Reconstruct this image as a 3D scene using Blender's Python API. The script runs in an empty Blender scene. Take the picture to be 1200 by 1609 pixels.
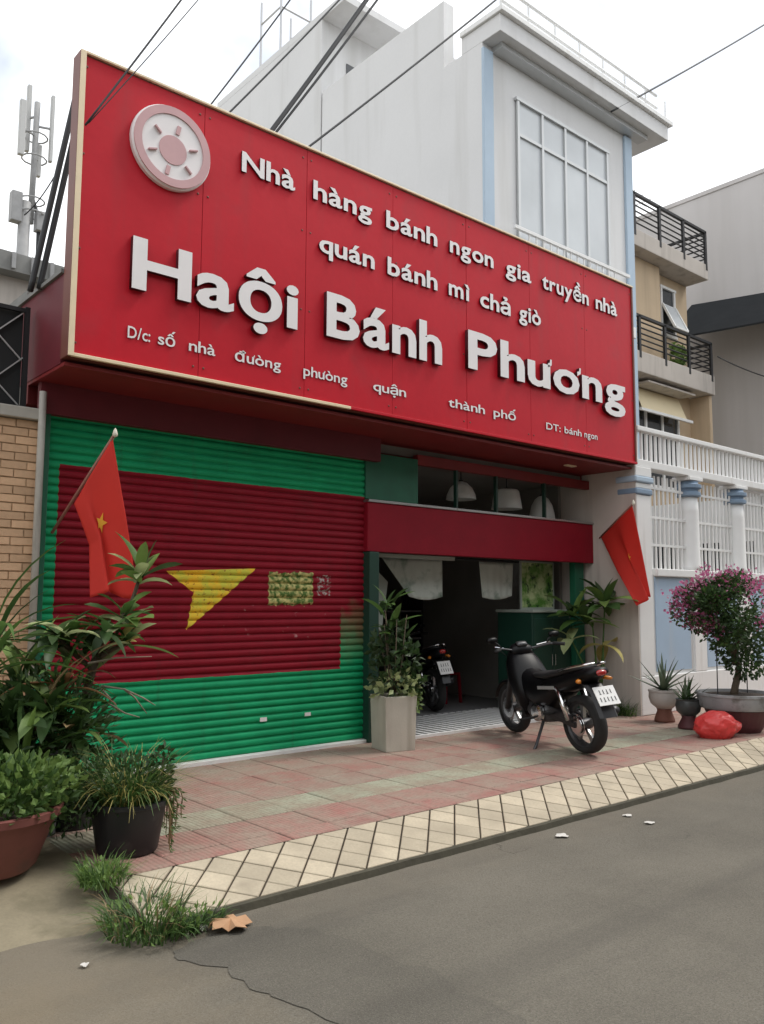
import bpy, bmesh, math, random
from mathutils import Vector, Matrix, noise as mnoise
random.seed(7)
R = math.radians
PI = math.pi
scene = bpy.context.scene
COL = scene.collection

# ------------------------------------------------------------------ camera
YAW, PITCH, ROLL = R(40.709), R(5.979), R(0.244)
fw = Vector((math.sin(YAW)*math.cos(PITCH), math.cos(YAW)*math.cos(PITCH), math.sin(PITCH)))
rt = Vector((math.cos(YAW), -math.sin(YAW), 0)); up = rt.cross(fw)
r2 = math.cos(ROLL)*rt + math.sin(ROLL)*up
u2 = -math.sin(ROLL)*rt + math.cos(ROLL)*up
cd = bpy.data.cameras.new('camera'); cam = bpy.data.objects.new('camera', cd); COL.objects.link(cam)
cd.sensor_fit = 'HORIZONTAL'; cd.sensor_width = 36; cd.lens = 1327.5/1200*36
cd.clip_start = 0.05; cd.clip_end = 2000
cam.matrix_world = Matrix(((r2.x, u2.x, -fw.x, 0), (r2.y, u2.y, -fw.y, 0), (r2.z, u2.z, -fw.z, 1.55), (0, 0, 0, 1)))
scene.camera = cam

# ------------------------------------------------------------------ sky + sun (bright overcast, hazy sun high over the street)
SUN_EL, SUN_AZ = R(56), R(112)        # azimuth measured from +Y towards +X
world = bpy.data.worlds.new('World'); scene.world = world; world.use_nodes = True
nt = world.node_tree; nt.nodes.clear()
wo = nt.nodes.new('ShaderNodeOutputWorld'); bg = nt.nodes.new('ShaderNodeBackground')
sky = nt.nodes.new('ShaderNodeTexSky'); sky.sky_type = 'NISHITA'; sky.sun_disc = False
sky.sun_elevation = SUN_EL; sky.sun_rotation = SUN_AZ; sky.air_density = 1.0; sky.dust_density = 2.0
tc = nt.nodes.new('ShaderNodeTexCoord')
cl = nt.nodes.new('ShaderNodeTexNoise'); cl.inputs['Scale'].default_value = 2.2; cl.inputs['Detail'].default_value = 6
cl.noise_dimensions = '4D'; cl.inputs['W'].default_value = 0.5
rmp = nt.nodes.new('ShaderNodeValToRGB'); rmp.color_ramp.elements[0].position = 0.355; rmp.color_ramp.elements[1].position = 0.475
mx = nt.nodes.new('ShaderNodeMix'); mx.data_type = 'RGBA'
nt.links.new(tc.outputs['Generated'], cl.inputs['Vector'])
nt.links.new(cl.outputs['Fac'], rmp.inputs['Fac']); nt.links.new(rmp.outputs['Color'], mx.inputs['Factor'])
nt.links.new(sky.outputs['Color'], mx.inputs['A']); mx.inputs['B'].default_value = (9.2, 9.35, 9.5, 1)
nt.links.new(mx.outputs['Result'], bg.inputs['Color']); bg.inputs['Strength'].default_value = 0.12
nt.links.new(bg.outputs['Background'], wo.inputs['Surface'])
sd = bpy.data.lights.new('sun', 'SUN'); sd.energy = 1.2; sd.angle = R(14); sd.color = (1.0, 0.95, 0.87)
so = bpy.data.objects.new('sun', sd); COL.objects.link(so)
sdir = Vector((math.sin(SUN_AZ)*math.cos(SUN_EL), math.cos(SUN_AZ)*math.cos(SUN_EL), math.sin(SUN_EL)))
so.rotation_euler = sdir.to_track_quat('Z', 'Y').to_euler(); so.location = (0, -5, 20)
vs = scene.view_settings; vs.view_transform = 'Standard'; vs.look = 'None'; vs.exposure = 0.55; vs.gamma = 1; vs.use_curve_mapping = False

# ------------------------------------------------------------------ materials
def lin(r, g, b):
    f = lambda v: (v/255/12.92 if v/255 <= .04045 else ((v/255+.055)/1.055)**2.4)
    return (f(r), f(g), f(b))
class NB:
    def __init__(s, name):
        s.m = bpy.data.materials.new(name); s.m.use_nodes = True; s.t = s.m.node_tree
        s.b = s.t.nodes['Principled BSDF']; s.out = s.t.nodes['Material Output']
        s._pos = None
    def n(s, typ, **kw):
        o = s.t.nodes.new(typ)
        for k, v in kw.items(): setattr(o, k, v)
        return o
    def l(s, a, b): s.t.links.new(a, b)
    def pos(s):
        if s._pos is None: s._pos = s.n('ShaderNodeNewGeometry').outputs['Position']
        return s._pos
    def math(s, op, a, b=None, c=None, clamp=False):
        o = s.n('ShaderNodeMath', operation=op); o.use_clamp = clamp
        for i, v in enumerate((a, b, c)):
            if v is None: continue
            if isinstance(v, (int, float)): o.inputs[i].default_value = v
            else: s.l(v, o.inputs[i])
        return o.outputs[0]
    def scaled(s, vec, sc):
        o = s.n('ShaderNodeMapping'); o.inputs['Scale'].default_value = sc; s.l(vec, o.inputs['Vector']); return o.outputs[0]
    def noise(s, scale, detail=4, vec=None, rough=.55):
        o = s.n('ShaderNodeTexNoise'); o.inputs['Scale'].default_value = scale; o.inputs['Detail'].default_value = detail
        o.inputs['Roughness'].default_value = rough
        s.l(vec if vec is not None else s.pos(), o.inputs['Vector']); return o.outputs['Fac']
    def ramp(s, fac, a, b):
        o = s.n('ShaderNodeMapRange'); o.clamp = True
        o.inputs['From Min'].default_value = a; o.inputs['From Max'].default_value = b; s.l(fac, o.inputs['Value']); return o.outputs[0]
    def mix(s, fac, a, b, mode='MIX'):
        o = s.n('ShaderNodeMix', data_type='RGBA', blend_type=mode)
        for key, v in (('Factor', fac), ('A', a), ('B', b)):
            if isinstance(v, (int, float)): o.inputs[key].default_value = v
            elif isinstance(v, tuple): o.inputs[key].default_value = (*v[:3], 1)
            else: s.l(v, o.inputs[key])
        return o.outputs['Result']
    def scale_col(s, col, fac):
        o = s.n('ShaderNodeVectorMath', operation='SCALE')
        if isinstance(col, tuple): o.inputs[0].default_value = col[:3]
        else: s.l(col, o.inputs[0])
        s.l(fac, o.inputs['Scale']); return o.outputs[0]
    def bump(s, h, strength, dist):
        o = s.n('ShaderNodeBump'); o.inputs['Strength'].default_value = strength; o.inputs['Distance'].default_value = dist
        s.l(h, o.inputs['Height']); s.l(o.outputs[0], s.b.inputs['Normal'])
def M(name, col, rough=.6, metal=0., var=0., noise=None, noise2=None, dirt=None, streak=None, bump=None, spec=.5, coat=0., transl=0., emit=None):
    nb = NB(name); c = col
    if noise:
        f = nb.math('MULTIPLY_ADD', nb.noise(noise[0]), 2*noise[1], 1-noise[1]); c = nb.scale_col(c, f)
    if noise2:
        f = nb.math('MULTIPLY_ADD', nb.noise(noise2[0], 3), 2*noise2[1], 1-noise2[1]); c = nb.scale_col(c, f)
    if var:
        oi = nb.n('ShaderNodeObjectInfo'); f = nb.math('MULTIPLY_ADD', oi.outputs['Random'], 2*var, 1-var); c = nb.scale_col(c, f)
    if dirt:   # (scale, lo, hi, colour)
        c = nb.mix(nb.ramp(nb.noise(dirt[0], 6), dirt[1], dirt[2]), c, dirt[3])
    if streak:  # vertical rain streaks (scale, lo, hi, colour)
        v = nb.scaled(nb.pos(), (1, 1, .08)); c = nb.mix(nb.ramp(nb.noise(streak[0], 5, v), streak[1], streak[2]), c, streak[3])
    if isinstance(c, tuple): nb.b.inputs['Base Color'].default_value = (*c, 1)
    else: nb.l(c, nb.b.inputs['Base Color'])
    nb.b.inputs['Roughness'].default_value = rough; nb.b.inputs['Metallic'].default_value = metal
    nb.b.inputs['Specular IOR Level'].default_value = spec
    if coat: nb.b.inputs['Coat Weight'].default_value = coat; nb.b.inputs['Coat Roughness'].default_value = .1
    if bump: nb.bump(nb.noise(bump[0], 5), bump[1], bump[2])
    if transl:
        tr = nb.n('ShaderNodeBsdfTranslucent'); ms = nb.n('ShaderNodeMixShader'); ms.inputs[0].default_value = transl
        if isinstance(c, tuple): tr.inputs['Color'].default_value = (*c, 1)
        else: nb.l(c, tr.inputs['Color'])
        nb.l(nb.b.outputs[0], ms.inputs[1]); nb.l(tr.outputs[0], ms.inputs[2]); nb.l(ms.outputs[0], nb.out.inputs['Surface'])
    return nb.m

MT = {}
# asphalt with sandy drift towards the neighbour's apron
def asphalt(name, base, sandy=True):
    nb = NB(name)
    c = nb.scale_col(base, nb.math('MULTIPLY_ADD', nb.noise(95, 3, rough=.7), 1.1, .45))
    c = nb.scale_col(c, nb.math('MULTIPLY_ADD', nb.noise(.9, 6, rough=.65), .8, .6))
    for sc_, th, amt, col in ((120, .24, .5, (.28, .265, .23)), (75, .20, .5, (.045, .042, .038))):
        v_ = nb.n('ShaderNodeTexVoronoi'); v_.inputs['Scale'].default_value = sc_; nb.l(nb.pos(), v_.inputs['Vector'])
        c = nb.mix(nb.math('MULTIPLY', nb.math('LESS_THAN', v_.outputs['Distance'], th), amt), c, col)
    # oily wheel tracks along the street and hairline cracks
    st_ = nb.scaled(nb.pos(), (.12, 1.3, 0)); c = nb.mix(nb.math('MULTIPLY', nb.ramp(nb.noise(1.6, 5, st_), .50, .72), .4), c, (.075, .07, .062))
    wv = nb.n('ShaderNodeVectorMath', operation='ADD'); nt_ = nb.n('ShaderNodeTexNoise'); nt_.inputs['Scale'].default_value = 2.5; nt_.inputs['Detail'].default_value = 6
    nb.l(nb.pos(), nt_.inputs['Vector']); nb.l(nb.pos(), wv.inputs[0]); nb.l(nt_.outputs['Color'], wv.inputs[1])
    ce = nb.n('ShaderNodeTexVoronoi', feature='DISTANCE_TO_EDGE'); ce.inputs['Scale'].default_value = .75; nb.l(wv.outputs[0], ce.inputs['Vector'])
    crack = nb.math('MULTIPLY', nb.ramp(ce.outputs['Distance'], .010, .002), nb.ramp(nb.noise(.8, 3), .63, .72))
    c = nb.mix(nb.math('MULTIPLY', crack, .5), c, (.05, .045, .04))
    if sandy:
        d = nb.n('ShaderNodeVectorMath', operation='DISTANCE'); nb.l(nb.scaled(nb.pos(), (1, 1.15, 0)), d.inputs[0]); d.inputs[1].default_value = (.6, 4.3, 0)
        f = nb.math('MULTIPLY', nb.ramp(nb.math('ADD', d.outputs['Value'], nb.math('MULTIPLY', nb.noise(2.6, 7, rough=.65), 1.7)), 2.7, 1.3), .62)
        c = nb.mix(f, c, (.24, .195, .13))
        sp = nb.n('ShaderNodeSeparateXYZ'); nb.l(nb.pos(), sp.inputs[0])
        k = nb.math('MULTIPLY', nb.ramp(nb.math('ADD', sp.outputs['Y'], nb.math('MULTIPLY', nb.noise(4, 6), .9)), 4.1, 4.8), .55)
        c = nb.mix(k, c, (.20, .175, .135))
    nb.l(c, nb.b.inputs['Base Color']); nb.b.inputs['Roughness'].default_value = .92
    nb.b.inputs['Specular IOR Level'].default_value = .25
    h = nb.math('ADD', nb.noise(110, 3), nb.math('MULTIPLY', nb.noise(7, 5), .7)); h = nb.math('SUBTRACT', h, nb.math('MULTIPLY', crack, .8))
    nb.bump(h, .8, .010)
    return nb.m
MT['road'] = asphalt('asphalt', (.152, .140, .114))
MT['road_patch'] = asphalt('asphalt_patch', (.134, .124, .102), False)
MT['concrete'] = M('concrete', (.25, .215, .145), .9, noise=(6, .25), noise2=(60, .15), dirt=(3.5, .48, .66, (.16, .14, .09)), bump=(50, .5, .006))
MT['bed'] = M('mortar_bed', (.07, .055, .04), .95, noise=(20, .3))
MT['ramp_tile'] = M('buff_tile', (.49, .425, .315), .85, var=.13, noise=(7, .2), noise2=(60, .2), dirt=(3.5, .48, .72, (.36, .31, .23)), bump=(110, .35, .003))
def ribbed(name, col, dirtc):
    nb = NB(name)
    c = nb.scale_col(col, nb.math('MULTIPLY_ADD', nb.noise(7, 4), .4, .8))
    oi = nb.n('ShaderNodeObjectInfo'); c = nb.scale_col(c, nb.math('MULTIPLY_ADD', oi.outputs['Random'], .2, .9))
    c = nb.mix(nb.ramp(nb.noise(3.1, 7, rough=.65), .36, .60), c, dirtc)
    c = nb.mix(nb.math('MULTIPLY', nb.ramp(nb.noise(30, 5, rough=.7), .48, .66), .5), c, (.17, .14, .105))
    nb.l(c, nb.b.inputs['Base Color']); nb.b.inputs['Roughness'].default_value = .85
    w = nb.n('ShaderNodeTexWave', wave_type='BANDS', bands_direction='X'); w.inputs['Scale'].default_value = 9; nb.l(nb.pos(), w.inputs['Vector'])
    nb.bump(nb.math('ADD', w.outputs['Fac'], nb.math('MULTIPLY', nb.noise(80, 3), .5)), .6, .006)
    return nb.m
MT['red_tile'] = ribbed('red_tile', (.35, .165, .14), (.34, .25, .20))
MT['dull_tile'] = ribbed('dull_red_tile', (.35, .205, .17), (.34, .275, .22))
MT['pale_tile'] = ribbed('pale_tile', (.36, .375, .28), (.33, .28, .21))
MT['lip'] = M('kerb_lip', (.07, .064, .045), .95, noise=(8, .4), bump=(30, .6, .01))
MT['brick'] = M('buff_brick', (.60, .39, .24), .85, var=.18, noise=(25, .15), bump=(80, .4, .004))
MT['mortar'] = M('mortar', (.47, .34, .22), .95, noise=(15, .2), bump=(60, .5, .004))
MT['capstone'] = M('cap_cement', (.42, .40, .36), .9, noise=(12, .2), streak=(6, .5, .7, (.2, .19, .17)))
MT['iron'] = M('black_iron', (.02, .02, .022), .55, metal=.3)
MT['mesh_black'] = M('black_sheet', (.012, .013, .014), .8)
# painted shutter: green with the red flag field and yellow paint
def halfplane(nb, X, Z, a, b):
    dx, dz = b[0]-a[0], b[1]-a[1]
    v = nb.math('SUBTRACT', nb.math('MULTIPLY', nb.math('SUBTRACT', Z, a[1]), dx), nb.math('MULTIPLY', nb.math('SUBTRACT', X, a[0]), dz))
    return nb.math('GREATER_THAN', v, 0)
def tri(nb, X, Z, p, q, r):
    if (q[0]-p[0])*(r[1]-p[1])-(q[1]-p[1])*(r[0]-p[0]) < 0: q, r = r, q
    return nb.math('MULTIPLY', nb.math('MULTIPLY', halfplane(nb, X, Z, p, q), halfplane(nb, X, Z, q, r)), halfplane(nb, X, Z, r, p))
def rect(nb, X, Z, x0, x1, z0, z1):
    a = nb.math('MULTIPLY', nb.math('GREATER_THAN', X, x0), nb.math('LESS_THAN', X, x1))
    b = nb.math('MULTIPLY', nb.math('GREATER_THAN', Z, z0), nb.math('LESS_THAN', Z, z1))
    return nb.math('MULTIPLY', a, b)
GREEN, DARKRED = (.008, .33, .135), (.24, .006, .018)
def shutter_mat(name, star):
    nb = NB(name)
    sp = nb.n('ShaderNodeSeparateXYZ'); nb.l(nb.pos(), sp.inputs[0]); X, Z = sp.outputs['X'], sp.outputs['Z']
    Zw = nb.math('ADD', Z, nb.math('MULTIPLY', nb.math('SUBTRACT', nb.noise(9, 3), .5), .02))
    g = nb.scale_col(GREEN, nb.math('MULTIPLY_ADD', nb.noise(4, 5), .5, .75))
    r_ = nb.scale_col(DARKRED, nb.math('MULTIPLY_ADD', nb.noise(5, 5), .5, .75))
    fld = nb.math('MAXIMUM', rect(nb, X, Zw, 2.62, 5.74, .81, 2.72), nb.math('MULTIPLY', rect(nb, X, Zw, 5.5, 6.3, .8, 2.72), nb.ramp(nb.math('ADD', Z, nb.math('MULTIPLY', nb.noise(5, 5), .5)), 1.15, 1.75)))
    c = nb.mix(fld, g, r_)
    if star:
        A, B, C, D = (3.656, 1.818), (4.648, 1.869), (3.884, 1.263), (3.945, 1.62)
        s_ = nb.math('MAXIMUM', tri(nb, X, Z, A, B, D), tri(nb, X, Z, D, B, C))
        s_ = nb.math('MULTIPLY', s_, nb.ramp(nb.noise(26, 4), .30, .42))
        c = nb.mix(s_, c, nb.mix(nb.ramp(nb.noise(7, 4), .42, .62), (.90, .56, .04), (.62, .60, .07)))
        pl = rect(nb, X, nb.math('ADD', Z, nb.math('MULTIPLY', nb.noise(14, 2), .12)), 4.80, 5.36, 1.56, 1.90)
        pc = nb.mix(nb.ramp(nb.noise(22, 5), .42, .60), (.08, .15, .03), (.62, .55, .22))
        c = nb.mix(pl, c, pc)
        p2 = nb.math('MULTIPLY', rect(nb, X, Z, 5.42, 5.60, 1.60, 1.82), nb.ramp(nb.noise(30, 3), .5, .6))
        c = nb.mix(p2, c, (.40, .36, .33))
        p3 = nb.math('MULTIPLY', rect(nb, X, Z, 4.2, 5.65, 1.15, 1.5), nb.ramp(nb.noise(13, 5), .66, .74))
        c = nb.mix(p3, c, (.42, .20, .20))
    c = nb.mix(nb.math('MULTIPLY', nb.ramp(nb.noise(2.6, 7), .58, .85), .25), c, (.07, .05, .04))
    vz = nb.scaled(nb.pos(), (9, 1, .7)); c = nb.mix(nb.math('MULTIPLY', nb.ramp(nb.noise(1.2, 6, vz), .60, .8), .30), c, (.05, .03, .025))
    nb.l(c, nb.b.inputs['Base Color']); nb.b.inputs['Roughness'].default_value = .6; nb.b.inputs['Specular IOR Level'].default_value = .22
    nb.bump(nb.noise(40, 4), .15, .004)
    return nb.m
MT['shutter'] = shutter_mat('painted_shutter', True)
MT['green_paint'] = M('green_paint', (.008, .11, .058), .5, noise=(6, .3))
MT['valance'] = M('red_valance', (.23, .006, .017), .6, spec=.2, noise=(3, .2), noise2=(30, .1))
MT['sign_red'] = M('sign_red', (.52, .013, .026), .45, spec=.18, noise=(1.1, .12), noise2=(17, .06), dirt=(2.2, .58, .9, (.40, .03, .04)), streak=(3.2, .55, .85, (.40, .03, .038)), bump=(1.6, .22, .03))
MT['sign_side'] = M('sign_side_brown', (.17, .055, .038), .5, noise=(5, .2))
MT['sign_wine'] = M('wine_cladding', (.13, .012, .02), .5, noise=(4, .25))
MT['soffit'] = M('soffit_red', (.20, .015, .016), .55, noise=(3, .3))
MT['strip'] = M('cream_trim', (.80, .66, .45), .5, noise=(8, .1))
MT['letter_white'] = M('letter_white', (.80, .77, .77), .4, noise=(5, .06))
MT['letter_side'] = M('letter_side', (.05, .008, .012), .5)
MT['logo_pink'] = M('logo_pink', (.55, .33, .34), .5, noise=(3, .2))
MT['white_wall'] = M('white_wall', (.66, .66, .66), .85, noise=(.8, .06), noise2=(20, .03), streak=(1.6, .50, .8, (.52, .515, .50)), bump=(60, .15, .003))
MT['white_paint'] = M('white_paint', (.76, .76, .75), .6, noise=(6, .05), streak=(5, .6, .85, (.58, .56, .52)))
MT['blue_trim'] = M('pale_blue_trim', (.40, .50, .60), .7, noise=(3, .08))
MT['blue_panel'] = M('blue_panel', (.36, .47, .60), .7, noise=(2.5, .10), streak=(4, .55, .8, (.42, .48, .55)))
MT['blue_dark'] = M('blue_moulding', (.20, .28, .38), .65)
MT['beige'] = M('beige_wall', (.52, .40, .27), .85, noise=(1.4, .10), streak=(2.5, .52, .8, (.38, .29, .20)))
MT['slab_grey'] = M('balcony_slab', (.46, .42, .38), .85, noise=(2, .12), streak=(4, .5, .75, (.30, .27, .24)))
MT['pink_wall'] = M('party_wall', (.58, .52, .47), .9, noise=(2, .12), streak=(3, .5, .8, (.33, .28, .25)), bump=(40, .3, .004))
MT['grey_wall'] = M('grey_render', (.50, .48, .47), .9, noise=(.5, .10), streak=(.9, .45, .7, (.42, .40, .385)))
MT['shade_house_wall'] = M('shade_house_render', (.30, .26, .21), .9, noise=(1, .2))  # walls of the added shading houses, dark so they bounce little light
MT['shade_house_wall_dark'] = M('shade_house_grey_render', (.22, .215, .205), .9, noise=(1, .2))
MT['tarp'] = M('dark_tarp', (.022, .024, .026), .9, spec=.15, noise=(2, .3))
MT['shade_cream'] = M('cream_blind', (.74, .63, .42), .7, noise=(4, .05))
MT['dark_inside'] = M('dark_room', (.24, .23, .21), .9, noise=(2, .2))
MT['room_floor'] = M('room_floor', (.20, .20, .20), .5, noise=(4, .15))
MT['plate_grey'] = M('steel_plate_grey', (.13, .135, .145), .5, noise=(5, .2))
MT['glass_dark'] = M('window_glass', (.03, .035, .04), .08, spec=.7)
MT['grey_glass'] = M('grey_glazing', (.52, .55, .57), .15, noise=(.7, .25), spec=.7)
MT['alu'] = M('grey_aluminium', (.52, .53, .53), .4, metal=.5)
MT['steel'] = M('steel_bar', (.45, .45, .45), .35, metal=.9)
MT['plastic'] = M('black_plastic', (.014, .014, .016), .38, noise=(12, .2))
MT['gloss_black'] = M('gloss_black_paint', (.004, .004, .005), .42, coat=0, spec=.25)
MT['rubber'] = M('rubber', (.018, .018, .018), .85, noise=(40, .2))
MT['seat'] = M('seat_vinyl', (.016, .016, .017), .6, bump=(150, .2, .002))
MT['chrome'] = M('chrome', (.75, .75, .75), .18, metal=1)
MT['engine'] = M('engine_metal', (.10, .10, .105), .45, metal=.7)
MT['plate'] = M('number_plate', (.78, .78, .76), .5)
MT['tail_red'] = M('tail_lens', (.35, .01, .01), .15, coat=.5)
MT['amber'] = M('amber_lens', (.6, .2, .02), .2)
MT['flag'] = M('flag_cloth', (.72, .042, .028), .75, noise=(3, .08), transl=.30)
MT['flag_star'] = M('flag_star', (.85, .45, .04), .75, transl=.2)
MT['pole'] = M('flag_pole', (.30, .13, .10), .6)
MT['tip'] = M('pole_tip', (.7, .66, .55), .4)
MT['pedestal'] = M('cement_planter', (.50, .47, .40), .85, noise=(5, .15), streak=(6, .5, .75, (.33, .30, .24)), bump=(60, .4, .004))
MT['soil'] = M('soil', (.05, .035, .025), .95, noise=(30, .4), bump=(40, .9, .02))
MT['red_pot'] = M('red_clay_pot', (.20, .065, .055), .6, noise=(6, .25), dirt=(5, .55, .75, (.12, .06, .05)))
MT['black_pot'] = M('black_pot', (.016, .017, .02), .45, noise=(8, .3), dirt=(6, .6, .8, (.06, .06, .055)))
MT['grey_pot'] = M('grey_pot', (.14, .14, .145), .6, noise=(8, .25))
MT['white_pot'] = M('white_glazed_pot', (.52, .49, .46), .5, noise=(9, .15), dirt=(7, .58, .75, (.33, .28, .24)))
MT['dark_pot'] = M('dark_glazed_pot', (.06, .065, .065), .35, noise=(9, .2))
MT['terracotta'] = M('terracotta', (.20, .085, .06), .8, noise=(9, .2))
MT['stone_pot'] = M('grey_stone_pot', (.33, .34, .35), .8, noise=(9, .2), dirt=(6, .55, .7, (.17, .17, .16)))
MT['maroon_pot'] = M('maroon_pot', (.10, .03, .035), .6, noise=(9, .2))
MT['bag'] = M('red_plastic_bag', (.85, .085, .08), .3, noise=(6, .12), transl=.25)
def leafm(n, c, t=.3, r=.5, v=.25): return M(n, c, r, var=v, noise=(11, .30), transl=t)
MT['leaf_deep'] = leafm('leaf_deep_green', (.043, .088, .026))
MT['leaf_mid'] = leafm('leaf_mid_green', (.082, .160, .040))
MT['leaf_light'] = leafm('leaf_light_green', (.15, .24, .06))
MT['leaf_pale'] = leafm('leaf_pale_green', (.36, .42, .20))
MT['leaf_yellow'] = leafm('leaf_yellowing', (.46, .40, .13))
MT['leaf_red'] = leafm('leaf_reddish', (.20, .10, .045))
MT['leaf_dry'] = leafm('leaf_dry', (.34, .24, .12), .15)
MT['leaf_agave'] = leafm('leaf_agave', (.10, .14, .085), .1)
MT['petal'] = leafm('petal_magenta', (.50, .125, .27), .35)
MT['petal_pale'] = leafm('petal_pink', (.62, .32, .44), .35)
MT['bark'] = M('bark', (.10, .075, .05), .9, noise=(18, .35), bump=(40, .8, .01))
MT['pale_bark'] = M('pale_bark', (.30, .26, .20), .9, noise=(18, .3))
MT['cable'] = M('cable_black', (.022, .023, .025), .6)
MT['roof_grey'] = M('grey_sheet_roof', (.20, .20, .19), .8, noise=(3, .3))
MT['mast'] = M('mast_steel', (.28, .28, .28), .6, noise=(4, .3))
MT['antenna'] = M('antenna_grey', (.45, .45, .44), .6)
MT['cloth_white'] = M('sheer_cloth', (.66, .72, .67), .8, noise=(3, .2), dirt=(4, .5, .7, (.20, .30, .24)), transl=.25)
MT['lamp_white'] = M('lamp_shade_white', (.84, .86, .82), .6, transl=.3)
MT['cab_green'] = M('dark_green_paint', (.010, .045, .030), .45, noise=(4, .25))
MT['cab_top'] = M('pale_top', (.34, .38, .34), .5)
MT['cardboard'] = M('dry_litter', (.46, .27, .15), .85, noise=(14, .25))
MT['paper'] = M('paper_scrap', (.62, .60, .56), .8)
def poster():
    nb = NB('green_poster_print')
    c = nb.mix(nb.ramp(nb.noise(6, 5), .40, .58), (.10, .25, .04), (.50, .58, .30))
    c = nb.mix(nb.ramp(nb.noise(11, 4), .58, .64), c, (.02, .06, .02))
    nb.l(c, nb.b.inputs['Base Color']); nb.b.inputs['Roughness'].default_value = .4
    return nb.m
MT['poster'] = poster()

# ------------------------------------------------------------------ mesh helpers
class MB:
    def __init__(s): s.v = []; s.f = []; s.mi = []; s.cur = 0
    def add(s, vs_, fs):
        o = len(s.v); s.v += [tuple(p) for p in vs_]; s.f += [tuple(i+o for i in f) for f in fs]; s.mi += [s.cur]*len(fs); return s
    def box(s, x0, y0, z0, x1, y1, z1):
        return s.add([(x0,y0,z0),(x1,y0,z0),(x1,y1,z0),(x0,y1,z0),(x0,y0,z1),(x1,y0,z1),(x1,y1,z1),(x0,y1,z1)],
                     [(3,2,1,0),(4,5,6,7),(0,1,5,4),(1,2,6,5),(2,3,7,6),(3,0,4,7)])
    def bar(s, a, b, w, h=None):
        a, b = Vector(a), Vector(b); d = (b-a).normalized(); h = h or w
        up_ = Vector((0,0,1)) if abs(d.z) < .95 else Vector((0,1,0))
        x = d.cross(up_).normalized()*w/2; y = x.normalized().cross(d)*h/2
        vs_ = [a-x-y, a+x-y, a+x+y, a-x+y, b-x-y, b+x-y, b+x+y, b-x+y]
        return s.add(vs_, [(0,1,2,3),(7,6,5,4),(0,4,5,1),(1,5,6,2),(2,6,7,3),(3,7,4,0)])
    def tube(s, pts, r, n=8, caps=True):
        pts = [Vector(p) for p in pts]; rs = r if isinstance(r, (list, tuple)) else [r]*len(pts)
        ref = None; rings = []
        for i, p in enumerate(pts):
            d = (pts[min(i+1, len(pts)-1)]-pts[max(i-1, 0)]).normalized()
            if ref is None:
                ref = d.cross(Vector((0,0,1)) if abs(d.z) < .9 else Vector((1,0,0))).normalized()
            else: ref = (ref - d*ref.dot(d)).normalized()
            w = d.cross(ref)
            rings.append([p + rs[i]*(math.cos(2*PI*k/n)*ref + math.sin(2*PI*k/n)*w) for k in range(n)])
        vs_ = [q for rg in rings for q in rg]; fs = []
        for i in range(len(rings)-1):
            for k in range(n): fs.append((i*n+k, i*n+(k+1)%n, (i+1)*n+(k+1)%n, (i+1)*n+k))
        if caps: fs.append(tuple(range(n-1,-1,-1))); fs.append(tuple((len(rings)-1)*n+k for k in range(n)))
        return s.add(vs_, fs)
    def lathe(s, prof, n=24, c=(0,0,0), axis='z', closed=False):
        vs_ = []
        for (r, z) in prof:
            for k in range(n):
                a = 2*PI*k/n
                if axis == 'z': vs_.append((c[0]+r*math.cos(a), c[1]+r*math.sin(a), c[2]+z))
                else: vs_.append((c[0]+r*math.cos(a), c[1]+z, c[2]+r*math.sin(a)))
        fs = []; m = len(prof); rng = m if closed else m-1
        for i in range(rng):
            j = (i+1) % m
            for k in range(n): fs.append((i*n+k, i*n+(k+1)%n, j*n+(k+1)%n, j*n+k))
        return s.add(vs_, fs)
    def loft(s, secs, n=14, p=2.4):
        """secs: (centre, half_width_y, half_height, tilt dir) superellipse sections in the plane normal to travel (x-z path)"""
        rings = []
        for i, (c, hw, hh) in enumerate(secs):
            a = Vector(secs[max(i-1,0)][0]); b = Vector(secs[min(i+1,len(secs)-1)][0]); d = (b-a).normalized()
            side = Vector((0,1,0)); upv = side.cross(d).normalized(); upv = -upv if upv.z < 0 else upv
            rg = []
            for k in range(n):
                t = 2*PI*k/n; cs, sn = math.cos(t), math.sin(t)
                rg.append(Vector(c) + side*hw*math.copysign(abs(cs)**(2/p), cs) + upv*hh*math.copysign(abs(sn)**(2/p), sn))
            rings.append(rg)
        vs_ = [q for rg in rings for q in rg]; fs = []
        for i in range(len(rings)-1):
            for k in range(n): fs.append((i*n+k, i*n+(k+1)%n, (i+1)*n+(k+1)%n, (i+1)*n+k))
        fs.append(tuple(range(n-1,-1,-1))); fs.append(tuple((len(rings)-1)*n+k for k in range(n)))
        return s.add(vs_, fs)
    def prism(s, poly, y0, y1):      # polygon in x-z, extruded in y
        n = len(poly); vs_ = [(x, y0, z) for x, z in poly]+[(x, y1, z) for x, z in poly]
        fs = [tuple(range(n)), tuple(range(2*n-1, n-1, -1))]
        for k in range(n): fs.append((k, n+k, n+(k+1)%n, (k+1)%n))
        return s.add(vs_, fs)
    def mesh(s, name, mats, smooth=False, recalc=True):
        me = bpy.data.meshes.new(name); me.from_pydata(s.v, [], s.f)
        for m in (mats if isinstance(mats, (list, tuple)) else [mats]): me.materials.append(MT[m] if isinstance(m, str) else m)
        if any(s.mi): me.polygons.foreach_set('material_index', s.mi)
        if recalc:
            bm = bmesh.new(); bm.from_mesh(me); bmesh.ops.recalc_face_normals(bm, faces=bm.faces); bm.to_mesh(me); bm.free()
        if smooth: me.polygons.foreach_set('use_smooth', [True]*len(me.polygons))
        me.update(); return me
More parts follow.
